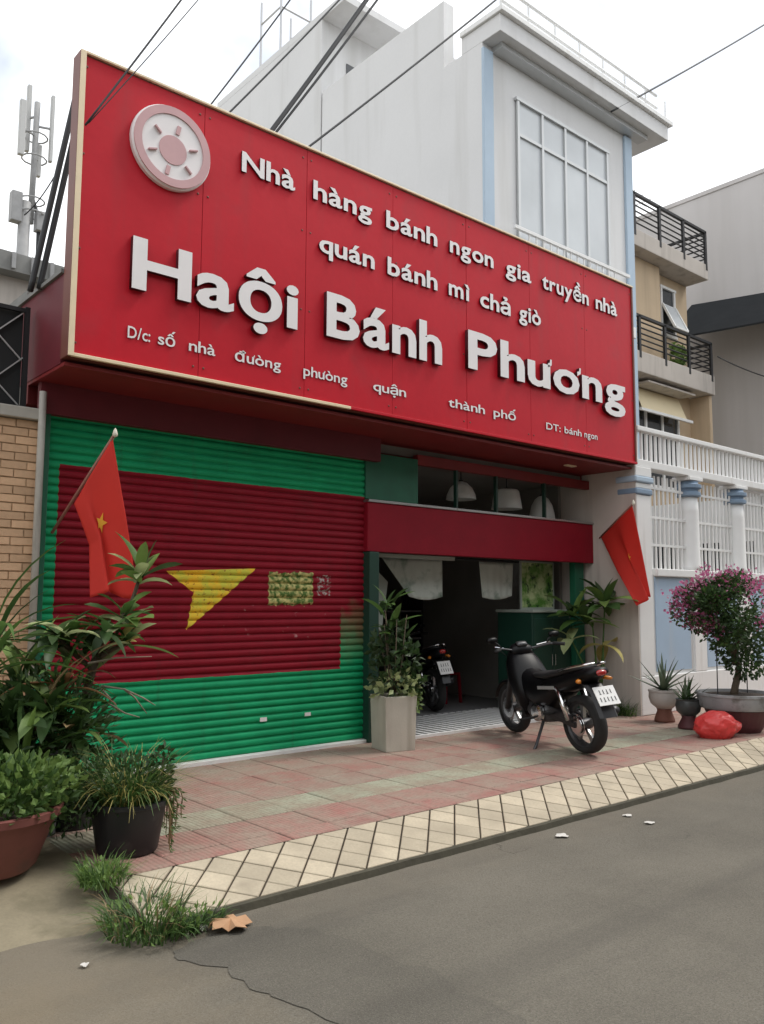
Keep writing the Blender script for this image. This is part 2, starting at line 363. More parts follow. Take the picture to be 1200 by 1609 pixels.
    def build(s, name, mats, parent=None, smooth=False, bevel=0, loc=None, recalc=True, kind=None):
        o = bpy.data.objects.new(name, s.mesh(name, mats, smooth, recalc)); COL.objects.link(o); o.parent = parent
        if loc: o.location = loc
        if bevel:
            b = o.modifiers.new('bevel', 'BEVEL'); b.width = bevel; b.segments = 2; b.limit_method = 'ANGLE'; b.angle_limit = R(40)
        if kind: o['kind'] = kind
        return o
def put(name, me, parent, loc=(0,0,0), rot=(0,0,0), sc=(1,1,1)):
    o = bpy.data.objects.new(name, me); COL.objects.link(o); o.parent = parent
    o.location = loc; o.rotation_euler = rot; o.scale = sc; return o
def thing(name, label, cat, loc=(0,0,0), rz=0, group=None):
    o = bpy.data.objects.new(name, None); COL.objects.link(o); o.location = loc; o.rotation_euler = (0,0,rz)
    o.empty_display_size = .2; tag(o, label, cat, group); return o
def tag(o, label, cat, group=None):
    o['label'] = label; o['category'] = cat
    if group: o['group'] = group
    return o
def struct(o): o['kind'] = 'structure'; return o
def bx_(name, mat, parent, x0, y0, z0, x1, y1, z1, bevel=0): return MB().box(x0,y0,z0,x1,y1,z1).build(name, mat, parent, bevel=bevel)
def rnd(a, b): return random.uniform(a, b)

# ================================================================== GROUND
ROAD = -.15
struct(MB().add([(-400,-400,ROAD),(400,-400,ROAD),(400,4.6,ROAD),(-400,4.6,ROAD)], [(0,1,2,3)]).build('road', 'road'))
struct(MB().add([(-400,4.6,ROAD-.02),(400,4.6,ROAD-.02),(400,500,ROAD-.02),(-400,500,ROAD-.02)], [(0,1,2,3)]).build('ground', 'concrete'))
# darker repair patch in the road
pp = [(2.05,3.93),(2.25,3.98),(2.52,3.93),(2.72,3.72),(2.80,3.45),(2.78,3.2),(2.86,2.95),(2.80,2.7),(2.85,2.4),(2.7,2.1),(2.45,2.2),(2.38,2.55),(2.24,2.8),(2.20,3.1),(2.12,3.35),(2.14,3.6),(2.02,3.78)]
pj_ = []
for i in range(len(pp)):
    a, b = pp[i], pp[(i+1) % len(pp)]
    for k in range(5):
        t = k/5; pj_.append((a[0]+(b[0]-a[0])*t+rnd(-.022,.022), a[1]+(b[1]-a[1])*t+rnd(-.022,.022), ROAD+.004))
struct(MB().add(pj_, [tuple(range(len(pj_)))]).build('road_patch', 'road_patch'))

# sidewalk: bed + tiles
sw = struct(MB().box(2.02,4.70,ROAD-.01,17,7.36,-.006).build('sidewalk', 'bed'))
TS = .42
tile_meshes = {}
def tile_mesh(mat, w, d):
    key = (mat, round(w,3), round(d,3))
    if key not in tile_meshes:
        g = .004; c = .006; h = .03
        tile_meshes[key] = MB().add([(g,g,-h),(w-g,g,-h),(w-g,d-g,-h),(g,d-g,-h),(g,g,-c),(w-g,g,-c),(w-g,d-g,-c),(g,d-g,-c),
            (g+c,g+c,0),(w-g-c,g+c,0),(w-g-c,d-g-c,0),(g+c,d-g-c,0)],
            [(0,1,5,4),(1,2,6,5),(2,3,7,6),(3,0,4,7),(4,5,9,8),(5,6,10,9),(6,7,11,10),(7,4,8,11),(8,9,10,11)]).mesh('tile', mat)
    return tile_meshes[key]
rows = [(4.70,.20,'red_tile'),(4.90,TS,'red_tile'),(5.32,TS,'pale_tile'),(5.74,TS,'dull_tile'),(6.16,TS,'red_tile'),(6.58,TS,'dull_tile'),(7.0,.34,'dull_tile')]
for (y0, d, m) in rows:
    for k in range(22):
        x0 = 2.04+k*TS
        put('tile', tile_mesh(m, TS, d), sw, (x0+rnd(-.002,.002), y0, rnd(-.003,.002)), (rnd(-.004,.004), rnd(-.003,.003), rnd(-.003,.003)))
ss = MB()
for (y0, d, m) in rows:
    for k in range(14): ss.box(11.285+k*.42, y0+.004, -.03, 11.697+k*.42, y0+d-.004, 0)
ss.build('far_tiles', 'dull_tile', sw, kind='stuff')

# sloping kerb of small diamond tiles
KY0, KY1, KZ0 = 4.18, 4.685, -.105
kr = struct(MB().add([(2.05,KY0,ROAD-.02),(17,KY0,ROAD-.02),(17,KY0,KZ0-.012),(2.05,KY0,KZ0-.012),(2.05,KY1+.02,ROAD-.02),(17,KY1+.02,ROAD-.02),(17,KY1+.02,-.012),(2.05,KY1+.02,-.012)],
     [(0,1,2,3),(3,2,6,7),(0,3,7,4),(1,5,6,2),(4,7,6,5)]).build('kerb_ramp', 'bed'))
LR = math.hypot(KY1-KY0, -KZ0)
def clip(poly, ax, lim, keep_less):
    out = []
    for i in range(len(poly)):
        a, b = poly[i], poly[(i+1) % len(poly)]
        ia = (a[ax] <= lim) == keep_less; ib = (b[ax] <= lim) == keep_less
        if ia: out.append(a)
        if ia != ib:
            t = (lim-a[ax])/(b[ax]-a[ax]); out.append((a[0]+(b[0]-a[0])*t, a[1]+(b[1]-a[1])*t))
    return out
def ramp_pt(x, v, h=0):
    t = v/LR; ny, nz = KZ0/LR, (KY1-KY0)/LR
    return (x, KY0+(KY1-KY0)*t+ny*h, KZ0-KZ0*t+nz*h)
HD = .130   # half diagonal of one diamond
# on the slope the grid leans a little, as in the photograph
far = MB()
for j in range(-1, 6):
    for i in range(0, 58):
        cx_ = 2.05+i*2*HD + (HD if j % 2 else 0); cv = j*HD
        g = .008
        poly = [(cx_-HD+g, cv), (cx_, cv-HD+g), (cx_+HD-g, cv), (cx_, cv+HD-g)]
        poly = clip(poly, 1, .004, False); poly = clip(poly, 1, LR-.004, True) if len(poly) > 2 else poly
        poly = clip(poly, 0, 2.06, False) if len(poly) > 2 else poly
        if len(poly) < 3: continue
        ar = abs(sum(poly[k][0]*poly[(k+1)%len(poly)][1]-poly[(k+1)%len(poly)][0]*poly[k][1] for k in range(len(poly))))/2
        if ar < .0015: continue
        mx_ = sum(p[0] for p in poly)/len(poly); mv = sum(p[1] for p in poly)/len(poly); hh = rnd(.000,.004); c = .9
        base = [ramp_pt(p[0], p[1], -.011) for p in poly]; mid = [ramp_pt(p[0], p[1], hh-.004) for p in poly]
        top = [ramp_pt(mx_+(p[0]-mx_)*.95, mv+(p[1]-mv)*.95, hh) for p in poly]; n = len(poly)
        fs = [tuple(range(2*n, 3*n))]+[(k,(k+1)%n,n+(k+1)%n,n+k) for k in range(n)]+[(n+k,n+(k+1)%n,2*n+(k+1)%n,2*n+k) for k in range(n)]
        if cx_ < 10.2: MB().add(base+mid+top, fs).build('tile', 'ramp_tile', kr)
        else: far.add(base+mid+top, fs)
far.build('far_tiles', 'ramp_tile', kr, kind='stuff')
# worn lip at the foot of the slope
lp = MB(); N = 160; vs_ = []; fs = []
for k in range(N+1):
    x = 2.1+k*14.5/N; dy = mnoise.noise((x*3, 0, 0))*.012
    vs_ += [(x, KY0-.035+dy, ROAD-.01), (x, KY0-.022+dy, KZ0-.006), (x, KY0+.012, KZ0-.001+mnoise.noise((x*6,2,0))*.004)]
    if k: o = (k-1)*3; fs += [(o,o+3,o+4,o+1),(o+1,o+4,o+5,o+2)]
lp.add(vs_, fs).build('kerb_lip', 'lip', kr)
# neighbour's concrete apron, left
ap = MB(); NX, NY = 40, 24; vs_ = []; fs = []
for j in range(NY+1):
    for i in range(NX+1):
        x = -4+i*6.06/NX; y = 4.28+j*3.1/NY + (mnoise.noise((x*1.3, 5, 0))*.10 if j == 0 else 0)
        t = min(1, max(0, (y-4.28)/1.0)); z = ROAD-.012+(.15+.010)*t*t*(3-2*t) + mnoise.noise((x*2.2, y*2.2, 1))*.012
        vs_.append((x, y, z if j else ROAD-.015))
for j in range(NY):
    for i in range(NX): a = j*(NX+1)+i; fs.append((a, a+1, a+NX+2, a+NX+1))
struct(ap.add(vs_, fs).build('concrete_apron', 'concrete', smooth=True))

# ================================================================== SHOP BUILDING
FY = 7.33
shop = thing('shop_building', 'shop front with painted green and red roller shutter and dark open doorway', 'building', (6.3, FY, 0))
shop.location = (0,0,0)
bx_('wall', 'dark_inside', shop, 2.36,7.62,0,6.05,7.74,4.2)            # behind shutter
bx_('wall', 'dark_inside', shop, 2.36,12.5,0,10.33,12.62,4.2)
bx_('side_wall', 'dark_inside', shop, 2.36,7.75,0,2.44,12.5,4.2)
pw = bx_('party_wall', 'pink_wall', shop, 10.326,6.577,0,10.352,9.38,3.455)
bx_('side_wall', 'dark_inside', shop, 10.262,7.86,0,10.33,12.5,4.2)
bx_('room_floor', 'room_floor', shop, 6.22,7.36,-.1,10.26,12.5,.012)
bx_('ceiling', 'dark_inside', shop, 6.05,7.45,3.28,10.26,12.5,3.38)
bx_('roof', 'roof_grey', shop, 2.36,7.62,4.2,10.33,12.7,4.3)
# roller shutter of single curved slats
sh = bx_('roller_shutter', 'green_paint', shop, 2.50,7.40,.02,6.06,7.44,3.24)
P = .0735; NS = 44; prof = []
for k in range(7):
    a = -PI/2+PI*k/6; prof.append((-.022*math.cos(a), P*.10+ (P*.82)*(math.sin(a)+1)/2))
sl = MB(); pts = [(0, .0)]+[(y, z) for y, z in prof]+[(0, P*.985)]
vs_ = [(2.50, y, z) for y, z in pts]+[(6.06, y, z) for y, z in pts]; n = len(pts)
sl.add(vs_, [(k, k+1, n+k+1, n+k) for k in range(n-1)])
slm = sl.mesh('slat', 'shutter', smooth=True)
for k in range(NS):
    put('slat', slm, sh, (0, 7.372+rnd(-.0015,.0015), .03+k*P), (0, 0, rnd(-.0006,.0006)))
bx_('shutter_sill', 'white_paint', shop, 2.50,7.285,-.02,6.06,7.42,.035, .006)
# shutter guides + door posts
def guide(x0, x1):
    return MB().box(x0,7.27,0,x1,7.43,3.24).build('shutter_guide', 'green_paint', shop, bevel=.006)
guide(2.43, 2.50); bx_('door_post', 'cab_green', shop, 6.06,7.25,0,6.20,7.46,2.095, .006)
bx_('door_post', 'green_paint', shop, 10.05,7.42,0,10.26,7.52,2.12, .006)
# fascia, valance, transom
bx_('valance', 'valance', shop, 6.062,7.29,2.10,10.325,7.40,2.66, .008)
bx_('valance_rail', 'steel', shop, 6.062,7.27,2.66,10.325,7.41,2.69, .004)
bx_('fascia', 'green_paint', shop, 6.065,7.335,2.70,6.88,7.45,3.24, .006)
bx_('transom_rail', 'soffit', shop, 6.88,7.34,3.18,10.325,7.42,3.30)
for x in (7.55, 8.30, 9.30): bx_('transom_bar', 'cab_green', shop, x,7.35,2.69,x+.03,7.40,3.18)
# support box and soffit behind the sign
bx_('sign_box', 'sign_wine', shop, 2.355,6.70,3.43,10.32,7.75,4.18)
bx_('box_capping', 'roof_grey', shop, 2.33,6.70,4.182,10.34,7.80,4.215)
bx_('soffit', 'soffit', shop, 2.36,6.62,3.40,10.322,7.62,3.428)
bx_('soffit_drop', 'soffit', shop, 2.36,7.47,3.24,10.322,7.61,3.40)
bx_('soffit_fascia', 'sign_wine', shop, 2.40,7.255,3.13,6.22,7.335,3.399)
bx_('soffit_light', 'strip', shop, 9.3,6.95,3.385,9.5,7.02,3.399)
# ribbed entrance ramp plate
tp = bx_('threshold_plate', 'plate_grey', shop, 6.24,7.18,-.02,10.03,8.35,.018)
ribs = MB()
for k in range(30): x = 6.28+k*.125; ribs.box(x,7.16,.0,x+.055,8.33,.030)
ribs.build('ribs', 'white_paint', tp, kind='stuff')
bx_('threshold_edge', 'white_paint', tp, 6.24,7.125,-.015,10.03,7.16,.034, .005)
# glazed door frame on the left of the doorway
df = bx_('door_frame', 'cab_top', shop, 6.225,7.42,.02,6.265,7.50,2.09)
bx_('frame_rail', 'cab_top', df, 6.265,7.43,2.05,7.6,7.49,2.095)
bx_('stickers', 'letter_white', shop, 4.72,7.345,.335,4.80,7.352,.375)
bx_('stickers', 'letter_white', shop, 5.27,7.345,.345,5.345,7.352,.38)

# ================================================================== SIGN
sg = thing('shop_sign', 'large red billboard with white raised lettering and round logo above the shop', 'sign')
SY = 6.52; SX0, SX1, SZ0, SZ1 = 2.352, 10.33, 3.46, 6.03
NP = 7
for k in range(NP):
    xa = SX0+.012+(SX1-SX0-.022)*k/NP; xb = SX0+.012+(SX1-SX0-.022)*(k+1)/NP
    pnl = bx_('panel', 'sign_red', sg, xa+.002,SY+.03+rnd(0,.003),SZ0+.01,xb-.002,SY+.06,SZ1-.01, .002)
    for zz in (SZ0+.12, SZ0+.9, SZ0+1.7, SZ1-.12):
        for xx in (xa+.05, xb-.05): MB().lathe([(0,-.006),(.009,-.004),(.011,0)], 8, (xx, SY+.0305, zz), 'y').build('screw', 'sign_side', pnl)
bx_('box_side', 'sign_side', sg, SX0-.003,SY+.012,SZ0,SX0+.03,SY+.17,SZ1, .004)
bx_('box_side', 'sign_side', sg, SX1-.03,SY+.012,SZ0,SX1+.003,SY+.17,SZ1, .004)
bx_('box_top', 'sign_side', sg, SX0+.03,SY+.03,SZ1-.03,SX1-.03,SY+.17,SZ1+.002, .004)
bx_('box_back', 'sign_side', sg, SX0+.03,SY+.062,SZ0,SX1-.03,SY+.165,SZ1-.032)
bx_('edge_trim', 'strip', sg, SX0,SY,SZ0,SX0+.045,SY+.035,SZ1, .004)
bx_('edge_trim', 'strip', sg, SX0+.045,SY+.004,SZ0,5.2,SY+.035,SZ0+.030, .004)
bx_('edge_trim', 'sign_red', sg, 5.2,SY+.006,SZ0,SX1,SY+.03,SZ0+.030, .004)
bx_('edge_trim', 'strip', sg, SX0+.045,SY+.004,SZ1-.018,SX1,SY+.03,SZ1+.004, .004)
glyphs = {}
dg = bpy.context.evaluated_depsgraph_get()
def glyph(ch, bold, ext):
    key = (ch, bold, ext)
    if key in glyphs: return glyphs[key]
    cu = bpy.data.curves.new('glyph', 'FONT'); cu.body = ch; cu.size = 1; cu.offset = bold if ch not in 'ơưĐ' else 0; cu.extrude = ext; cu.resolution_u = 3
    ob = bpy.data.objects.new('glyph', cu); COL.objects.link(ob)
    bpy.context.view_layer.update(); dg = bpy.context.evaluated_depsgraph_get()
    me = bpy.data.meshes.new_from_object(ob.evaluated_get(dg)); bpy.data.objects.remove(ob)
    me.materials.clear(); me.materials.append(MT['letter_white']); me.materials.append(MT['letter_side'])
    for p in me.polygons: p.material_index = 0 if abs(p.normal.z) > .7 else 1
    w = [v.co.x for v in me.vertices]
    glyphs[key] = (me, min(w), max(w)) if w else None
    return glyphs[key]
def hook(x, y, z, sz, e, c):
    zt = z+sz*.50; w = sz*.05
    m = MB(); m.cur = 0
    pts = [(x-sz*.07,zt-sz*.08),(x+sz*.045,zt-sz*.02),(x+sz*.055,zt+sz*.10),(x+sz*.0,zt+sz*.10),(x-sz*.005,zt+sz*.03),(x-sz*.07,zt+sz*.01)]
    o = m.prism(pts, y-e, y+e).build('letter_hook', ['letter_white','letter_side'], sg)
    for p in o.data.polygons: p.material_index = 0 if abs(p.normal.y) > .7 else 1
def text_line(words, bold, ext, dy=0):
    # words: (string, x0, x1, z baseline, cap height)
    for (s_, x0, x1, z, h) in words:
        sz = h/.70; gl = [glyph({'ơ':'o','ư':'u','ờ':'ò'}.get(c, c), bold, ext) for c in s_]; gap = .055
        tot = sum(g[2]-g[1]+gap for g in gl)-gap; sx = (x1-x0)/tot; x = x0
        for c, g in zip(s_, gl):
            if c in 'ơư': hook(x+(g[2]-g[1])*sx, SY+.03-ext*sz*.4-.004-dy, z, sz, ext*sz*.4, c)
            put('letter', g[0], sg, (x-g[1]*sx, SY+.03-ext*sz*.4-.004-dy, z), (PI/2,0,0), (sx, sz, sz*.4)); x += (g[2]-g[1]+gap)*sx
text_line([('Haội', 2.84, 4.52, 4.14, .43), ('Bánh', 4.86, 6.46, 4.16, .43), ('Phương', 6.88, 10.02, 4.21, .43)], .026, .10)
text_line([('Nhà', 3.88, 4.48, 5.52, .19), ('hàng', 4.70, 5.46, 5.52, .19), ('bánh', 5.66, 6.42, 5.51, .19), ('ngon', 6.62, 7.36, 5.51, .19), ('gia', 7.58, 8.06, 5.50, .19), ('truyền', 8.28, 9.26, 5.50, .19), ('nhà', 9.42, 9.92, 5.50, .19)], .022, .09)
text_line([('quán', 4.78, 5.50, 5.00, .19), ('bánh', 5.68, 6.42, 5.00, .19), ('mì', 6.60, 6.94, 5.00, .19), ('chả', 7.12, 7.66, 4.99, .19), ('giò', 7.82, 8.24, 4.99, .19)], .022, .09)
text_line([('D/c:', 2.84, 3.04, 3.71, .10), ('số', 3.11, 3.27, 3.71, .10), ('nhà', 3.4, 3.66, 3.71, .10), ('đường', 3.86, 4.36, 3.71, .10), ('phường', 4.62, 5.16, 3.71, .10), ('quận', 5.5, 5.96, 3.71, .10), ('thành', 6.6, 7.2, 3.71, .10), ('phố', 7.35, 7.75, 3.71, .10), ('DT:', 8.33, 8.62, 3.69, .085), ('bánh', 8.70, 9.06, 3.69, .085), ('ngon', 9.12, 9.41, 3.69, .085)], .012, .05)
# round logo
lg = MB().lathe([(0,-.05),(.36,-.05),(.375,-.035),(.375,0)], 48, (3.17, SY+.028, 5.47), 'y').build('logo', 'letter_white', sg, smooth=False)
MB().lathe([(.36,-.062),(.29,-.062),(.29,-.048),(.36,-.048)], 48, (3.17, SY+.028, 5.47), 'y', True).build('logo_ring', 'logo_pink', lg)
MB().lathe([(0,-.058),(.13,-.058),(.13,-.048)], 32, (3.17, SY+.028, 5.44), 'y').build('logo_centre', 'logo_pink', lg)
for a in range(6):
    t = PI*a/3+.3
    MB().bar((3.17+.16*math.cos(t), SY-.030, 5.44+.16*math.sin(t)), (3.17+.24*math.cos(t), SY-.030, 5.44+.24*math.sin(t)), .035, .012).build('logo_ray', 'logo_pink', lg)

# ================================================================== BRICK WALL, LEFT
bw = thing('brick_wall', 'buff brick garden wall with cement cap left of the shutter', 'wall')
bx_('wall_core', 'mortar', bw, -2,7.262,0,2.415,7.45,3.05)
brm = [MB().box(0,-.012,0,.200,.03,.060).mesh('brick', 'brick') for _ in range(1)][0]
hbm = MB().box(0,-.012,0,.095,.03,.060).mesh('brick', 'brick')
far = MB()
for rI in range(43):
    z = .02+rI*.0705; x = 2.412
    first = True
    while x > -1.9:
        w = .095 if (first and rI % 2) else .200
        x -= w
        if x > 1.25 or (x > 1.0 and z > 2): put('brick', hbm if w < .1 else brm, bw, (x, 7.262+rnd(-.003,.003), z+rnd(-.002,.002)), (0, rnd(-.006,.006), 0))
        else: far.box(x, 7.251, z, x+w, 7.28, z+.06)
        x -= .011; first = False
far.build('far_bricks', 'brick', bw, kind='stuff')
bx_('cap', 'capstone', bw, -2,7.20,3.052,2.43,7.47,3.15, .01)
dp = MB().tube([(2.40,7.20,0),(2.40,7.20,2.6),(2.40,7.20,3.3)], .03, 10).build('downpipe', 'capstone', None, smooth=True)
tag(dp, 'slim grey downpipe at the right end of the brick wall', 'pipe')
ig = thing('iron_screen', 'black iron lattice screen on top of the brick wall', 'screen')
bx_('backing_sheet', 'mesh_black', ig, -1.5,7.40,3.151,2.27,7.42,4.02)
for (a, b) in [((-1.5,3.17),(2.29,3.17)),((-1.5,4.02),(2.29,4.02))]:
    MB().bar((a[0],7.37,a[1]), (b[0],7.37,b[1]), .035).build('rail', 'iron', ig)
for x in (-1.5,-.85,-.2,.45,1.1,1.7,2.29): MB().bar((x,7.365,3.151), (x,7.365,4.05), .04).build('post', 'iron', ig)
for k in range(-6, 9):
    x = -1.1+k*.42
    for sgn in (1, -1):
        x0, x1 = (x, x+.84) if sgn > 0 else (x+.84, x)
        pts = [(x0, 3.19), (x1, 4.0)]
        lo, hi = -1.48, 2.27
        def cl_(p, q):
            (ax, az), (bx2, bz2) = p, q
            def at(xx): return (xx, az+(bz2-az)*(xx-ax)/(bx2-ax))
            if ax < lo: p = at(lo)
            if ax > hi: p = at(hi)
            if bx2 < lo: q = at(lo)
            if bx2 > hi: q = at(hi)
            return p, q
        if max(x0, x1) < lo+.05 or min(x0, x1) > hi-.05: continue
        p, q = cl_(*pts)
        MB().bar((p[0],7.385-.01*sgn,p[1]), (q[0],7.385-.01*sgn,q[1]), .02, .01).build('lattice_bar', 'alu', ig)

# ================================================================== BACKGROUND LEFT
lh = thing('rear_house', 'grey roofed house behind the brick wall', 'building')
bx_('wall', 'slab_grey', lh, -6,14,0,5.6,22,6.75)
rf = MB().prism([(-6.3,6.75),(6.0,6.75),(6.0,7.0),(-6.3,7.35)], 13.7, 22.3).build('roof', 'roof_grey', lh)
for k in range(40): MB().bar((-6.2+k*.3,13.66,6.78), (-6.2+k*.3,13.66,7.33-k*.0085), .06, .05).build('roof_rib', 'mast', rf)
tw = thing('antenna_mast', 'steel telecom mast with pale panel antennas at far left', 'mast', (7.55,25,0))
MB().tube([(0,0,0),(0,0,13.2)], [.22,.17], 12).build('pole', 'mast', tw, smooth=True)
MB().tube([(.18,0,12.6),(.22,0,16.4)], .09, 8).build('upper_pole', 'mast', tw, smooth=True)
for (x, y, z0, z1, w) in [(-.25,-.2,14.5,16.2,.17),(.05,.25,14.9,17.0,.12),(.62,-.15,14.6,16.7,.10),(.40,.2,14.2,15.2,.12)]:
    pn = bx_('panel_antenna', 'antenna', tw, x-w/2,y-.08,z0,x+w/2,y+.08,z1, .02)
    MB().bar((x,y,(z0+z1)/2), (.2,0,(z0+z1)/2), .05).build('bracket', 'mast', pn)
for z in (12.9, 13.3, 14.6, 15.3): MB().tube([(.2+.35*math.cos(t), .35*math.sin(t), z) for t in [2*PI*k/12 for k in range(13)]], .025, 5).build('ring', 'mast', tw)
MB().tube([(.45,0,10),(.42,0,12.8),(.2,0,13.4)], .06, 6).build('feeder_cable', 'cable', tw)
bx_('radio_unit', 'mast', tw, -.42,-.2,12.5,-.12,.1,13.4, .02)
bx_('radio_unit', 'mast', tw, .3,-.2,12.4,.62,.1,13.0, .02)

# ================================================================== WHITE TALL HOUSE
wh = thing('white_house', 'tall white house with pale blue corner trims behind the red sign', 'building')
X0, X1, Y0 = 10.36, 14.86, 9.40
bx_('wall', 'white_wall', wh, X0,Y0,0,X1,14.1,11.30)
bx_('parapet_wall', 'white_wall', wh, X0,10.35,11.30,10.62,14.1,12.62)
bx_('parapet_wall', 'white_wall', wh, 10.62,13.9,11.30,X1,14.1,12.6)
bx_('rear_tower', 'white_wall', wh, X0,14.15,0,X1,18.7,14.36)
rs = bx_('tower_roof', 'white_wall', wh, X0-.003,13.35,14.362,X1+.3,18.74,14.52)
bx_('vent_opening', 'glass_dark', wh, 11.05,14.13,13.25,11.35,14.16,13.6)
bx_('side_opening', 'glass_dark', wh, 12.2,14.13,12.7,13.2,14.16,13.8)
# eave slab with drip mouldings
es = bx_('eave_slab', 'white_wall', wh, X0-.002,8.98,11.30,15.72,9.90,11.62, .01)
bx_('eave_lip', 'white_paint', es, X0-.05,8.90,11.622,15.80,9.9,11.72, .01)
bx_('eave_soffit_band', 'alu', es, X0+.25,9.16,11.20,15.2,9.395,11.298)
# rooftop handrail
for z in (12.0, 12.28): MB().tube([(X0+.15,9.1,z),(15.5,9.1,z)], .03, 8).build('handrail', 'white_paint', es)
for k in range(8): MB().tube([(X0+.15+k*.76,9.1,11.72),(X0+.15+k*.76,9.1,12.28)], .022, 6).build('handrail_post', 'white_paint', es)
# corner trims
bx_('corner_trim', 'blue_trim', wh, X0-.03,Y0-.06,0,X0+.22,Y0-.002,11.18, .01)
bx_('corner_trim', 'blue_trim', wh, X1-.22,Y0-.06,0,X1+.03,Y0-.002,11.18, .01)
bx_('storey_band', 'white_paint', wh, X0+.225,Y0-.09,7.3,X1-.225,Y0-.002,7.5, .01)
bx_('storey_band', 'white_paint', wh, X0+.225,Y0-.09,3.75,X1-.225,Y0-.002,3.95, .01)
def window(par, x0, x1, z0, z1, y, cols=3, frame='alu', glass='grey_glass', transom=.75):
    w = bx_('window', glass, par, x0,y-.02,z0,x1,y-.003,z1)
    t = .06
    bx_('frame', frame, w, x0-t,y-.07,z1,x1+t,y-.004,z1+t); bx_('frame', frame, w, x0-t,y-.07,z0-t,x1+t,y-.004,z0)
    for k in range(cols+1):
        xx = x0+(x1-x0)*k/cols; bx_('mullion', frame, w, xx-t/2,y-.06,z0,xx+t/2,y-.0205,z1)
    if transom:
        zz = z0+(z1-z0)*transom; bx_('transom', frame, w, x0,y-.055,zz,x1,y-.021,zz+t)
    return w
window(wh, 11.25, 14.0, 7.9, 10.55, Y0, 4)
window(wh, 11.25, 14.0, 4.4, 6.9, Y0, 4)
window(wh, 10.95, 12.3, .9, 3.2, Y0, 3, 'white_paint', 'glass_dark', .7)
window(wh, 12.8, 14.3, .9, 3.2, Y0, 3, 'white_paint', 'glass_dark', .7)
for k in range(14): MB().bar((11.3+k*.2,9.18,6.95), (11.3+k*.2,9.18,8.0), .025).build('baluster', 'white_paint', wh)
MB().bar((10.9,9.18,8.02), (14.4,9.18,8.02), .06).build('balcony_rail', 'white_paint', wh)
bx_('balcony_ledge', 'white_paint', wh, 10.9,9.05,6.94-.22,14.4,9.33,6.94, .01)
# rooftop pole frame at the back
fr = thing('roof_pole_frame', 'thin steel pole frame on the roof of the rear tower', 'frame', (X0+.4,16.4,14.525))
for (x, y) in [(0,0),(0,.9),(.9,0),(.9,.9)]: MB().tube([(x,y,0),(x,y,2.2)], .03, 6).build('post', 'steel', fr)
for (a, b) in [((0,0,1.6),(0,.9,1.6)),((0,0,1.6),(.9,0,1.6)),((.9,0,1.6),(.9,.9,1.6))]: MB().tube([a,b], .025, 6).build('rail', 'steel', fr)

# ================================================================== UNSEEN HOUSES BEHIND THE CAMERA, added to shade the shop front
for (xa, xb, hh, wmat, lb) in [(-14,-4.3,8.0,'shade_house_wall','unseen beige house added across the street for shade, left one'),(-4.2,6.3,9.2,'shade_house_wall','unseen grey house added across the street for shade, middle one'),(6.4,17,8.6,'shade_house_wall_dark','unseen darker grey house added across the street for shade, right one'),(17.1,30,8.4,'shade_house_wall','unseen beige house added across the street for shade, far right one')]:
    oh = thing('added_shade_house', lb, 'building', (0,0,0), 0, 'unseen houses added to shade the shop')
    bx_('wall', wmat, oh, xa,-13,0,xb,-5.2,hh); bx_('roof', 'roof_grey', oh, xa,-13.1,hh+.002,xb,-4.9,hh+.15)
    bx_('door', 'cab_green', oh, xa+1,-5.198,0,xa+3.2,-5.13,2.6)
    for z in (3.6, 6.0):
        for k in range(3): bx_('window', 'glass_dark', oh, xa+1+k*3,-5.198,z,xa+2.6+k*3,-5.15,z+1.5)

# ================================================================== NEIGHBOUR'S WHITE FENCE
FN = 6.60
wf = thing('white_fence', 'white and pale blue garden wall with round pillars and white bars', 'fence')
XE = 16.5
bx_('base_wall', 'white_paint', wf, 10.355,FN+.02,0,XE,FN+.22,1.93)
bx_('plinth', 'white_paint', wf, 10.355,FN-.03,0,XE,FN+.018,.52, .01)
bx_('sill', 'white_paint', wf, 10.80,FN-.05,1.91,XE,FN+.26,2.02, .012)
pil = [10.53, 11.98, 13.43, 14.88, 16.3]
for i, x in enumerate(pil):
    if i < len(pil)-1:
        a, b = (x+.28 if i == 0 else x+.24), pil[i+1]-.24
        p = bx_('blue_panel', 'blue_panel', wf, a,FN+.004,.57,b,FN+.0195,1.90)
    bx_('pier', 'white_paint', wf, x-.175,FN-.025,.522,x+.175,FN+.24,1.905 if i else 3.05, .012)
    if i: col_ = MB().lathe([(0,0),(.165,0),(.165,.06),(.150,.10),(.145,.9),(.135,1.14),(0,1.14)], 28, (x,FN+.11,2.02)).build('column', 'white_paint', wf, smooth=False)
    else: col_ = None
    if col_:
        col_.data.polygons.foreach_set('use_smooth', [True]*len(col_.data.polygons))
        MB().lathe([(.14,0),(.19,.02),(.19,.07),(.15,.09),(.15,.12),(.20,.14),(.20,.19),(.15,.21),(.15,.24)], 28, (x,FN+.11,3.14)).build('capital', 'blue_dark', col_)
    else:
        pcap = bx_('capital', 'blue_dark', wf, x-.21,FN-.05,3.052,x+.21,FN+.27,3.14, .02)
        bx_('capital_band', 'white_paint', pcap, x-.18,FN-.03,3.142,x+.18,FN+.25,3.22, .01)
        bx_('capital_top', 'blue_trim', pcap, x-.23,FN-.06,3.222,x+.23,FN+.28,3.31, .02)
    bx_('pier_cap', 'white_paint', wf, x-.2,FN-.04,3.39 if i else 3.312,x+.2,FN+.26,3.448, .01)
bm_l = MB().box(-.013,-.013,0,.013,.013,1.36).mesh('bar', 'white_paint')
x = 10.78
while x < XE:
    if min(abs(x-q) for q in pil) > .17: put('bar', bm_l, wf, (x, FN+.1, 2.021))
    x += .118
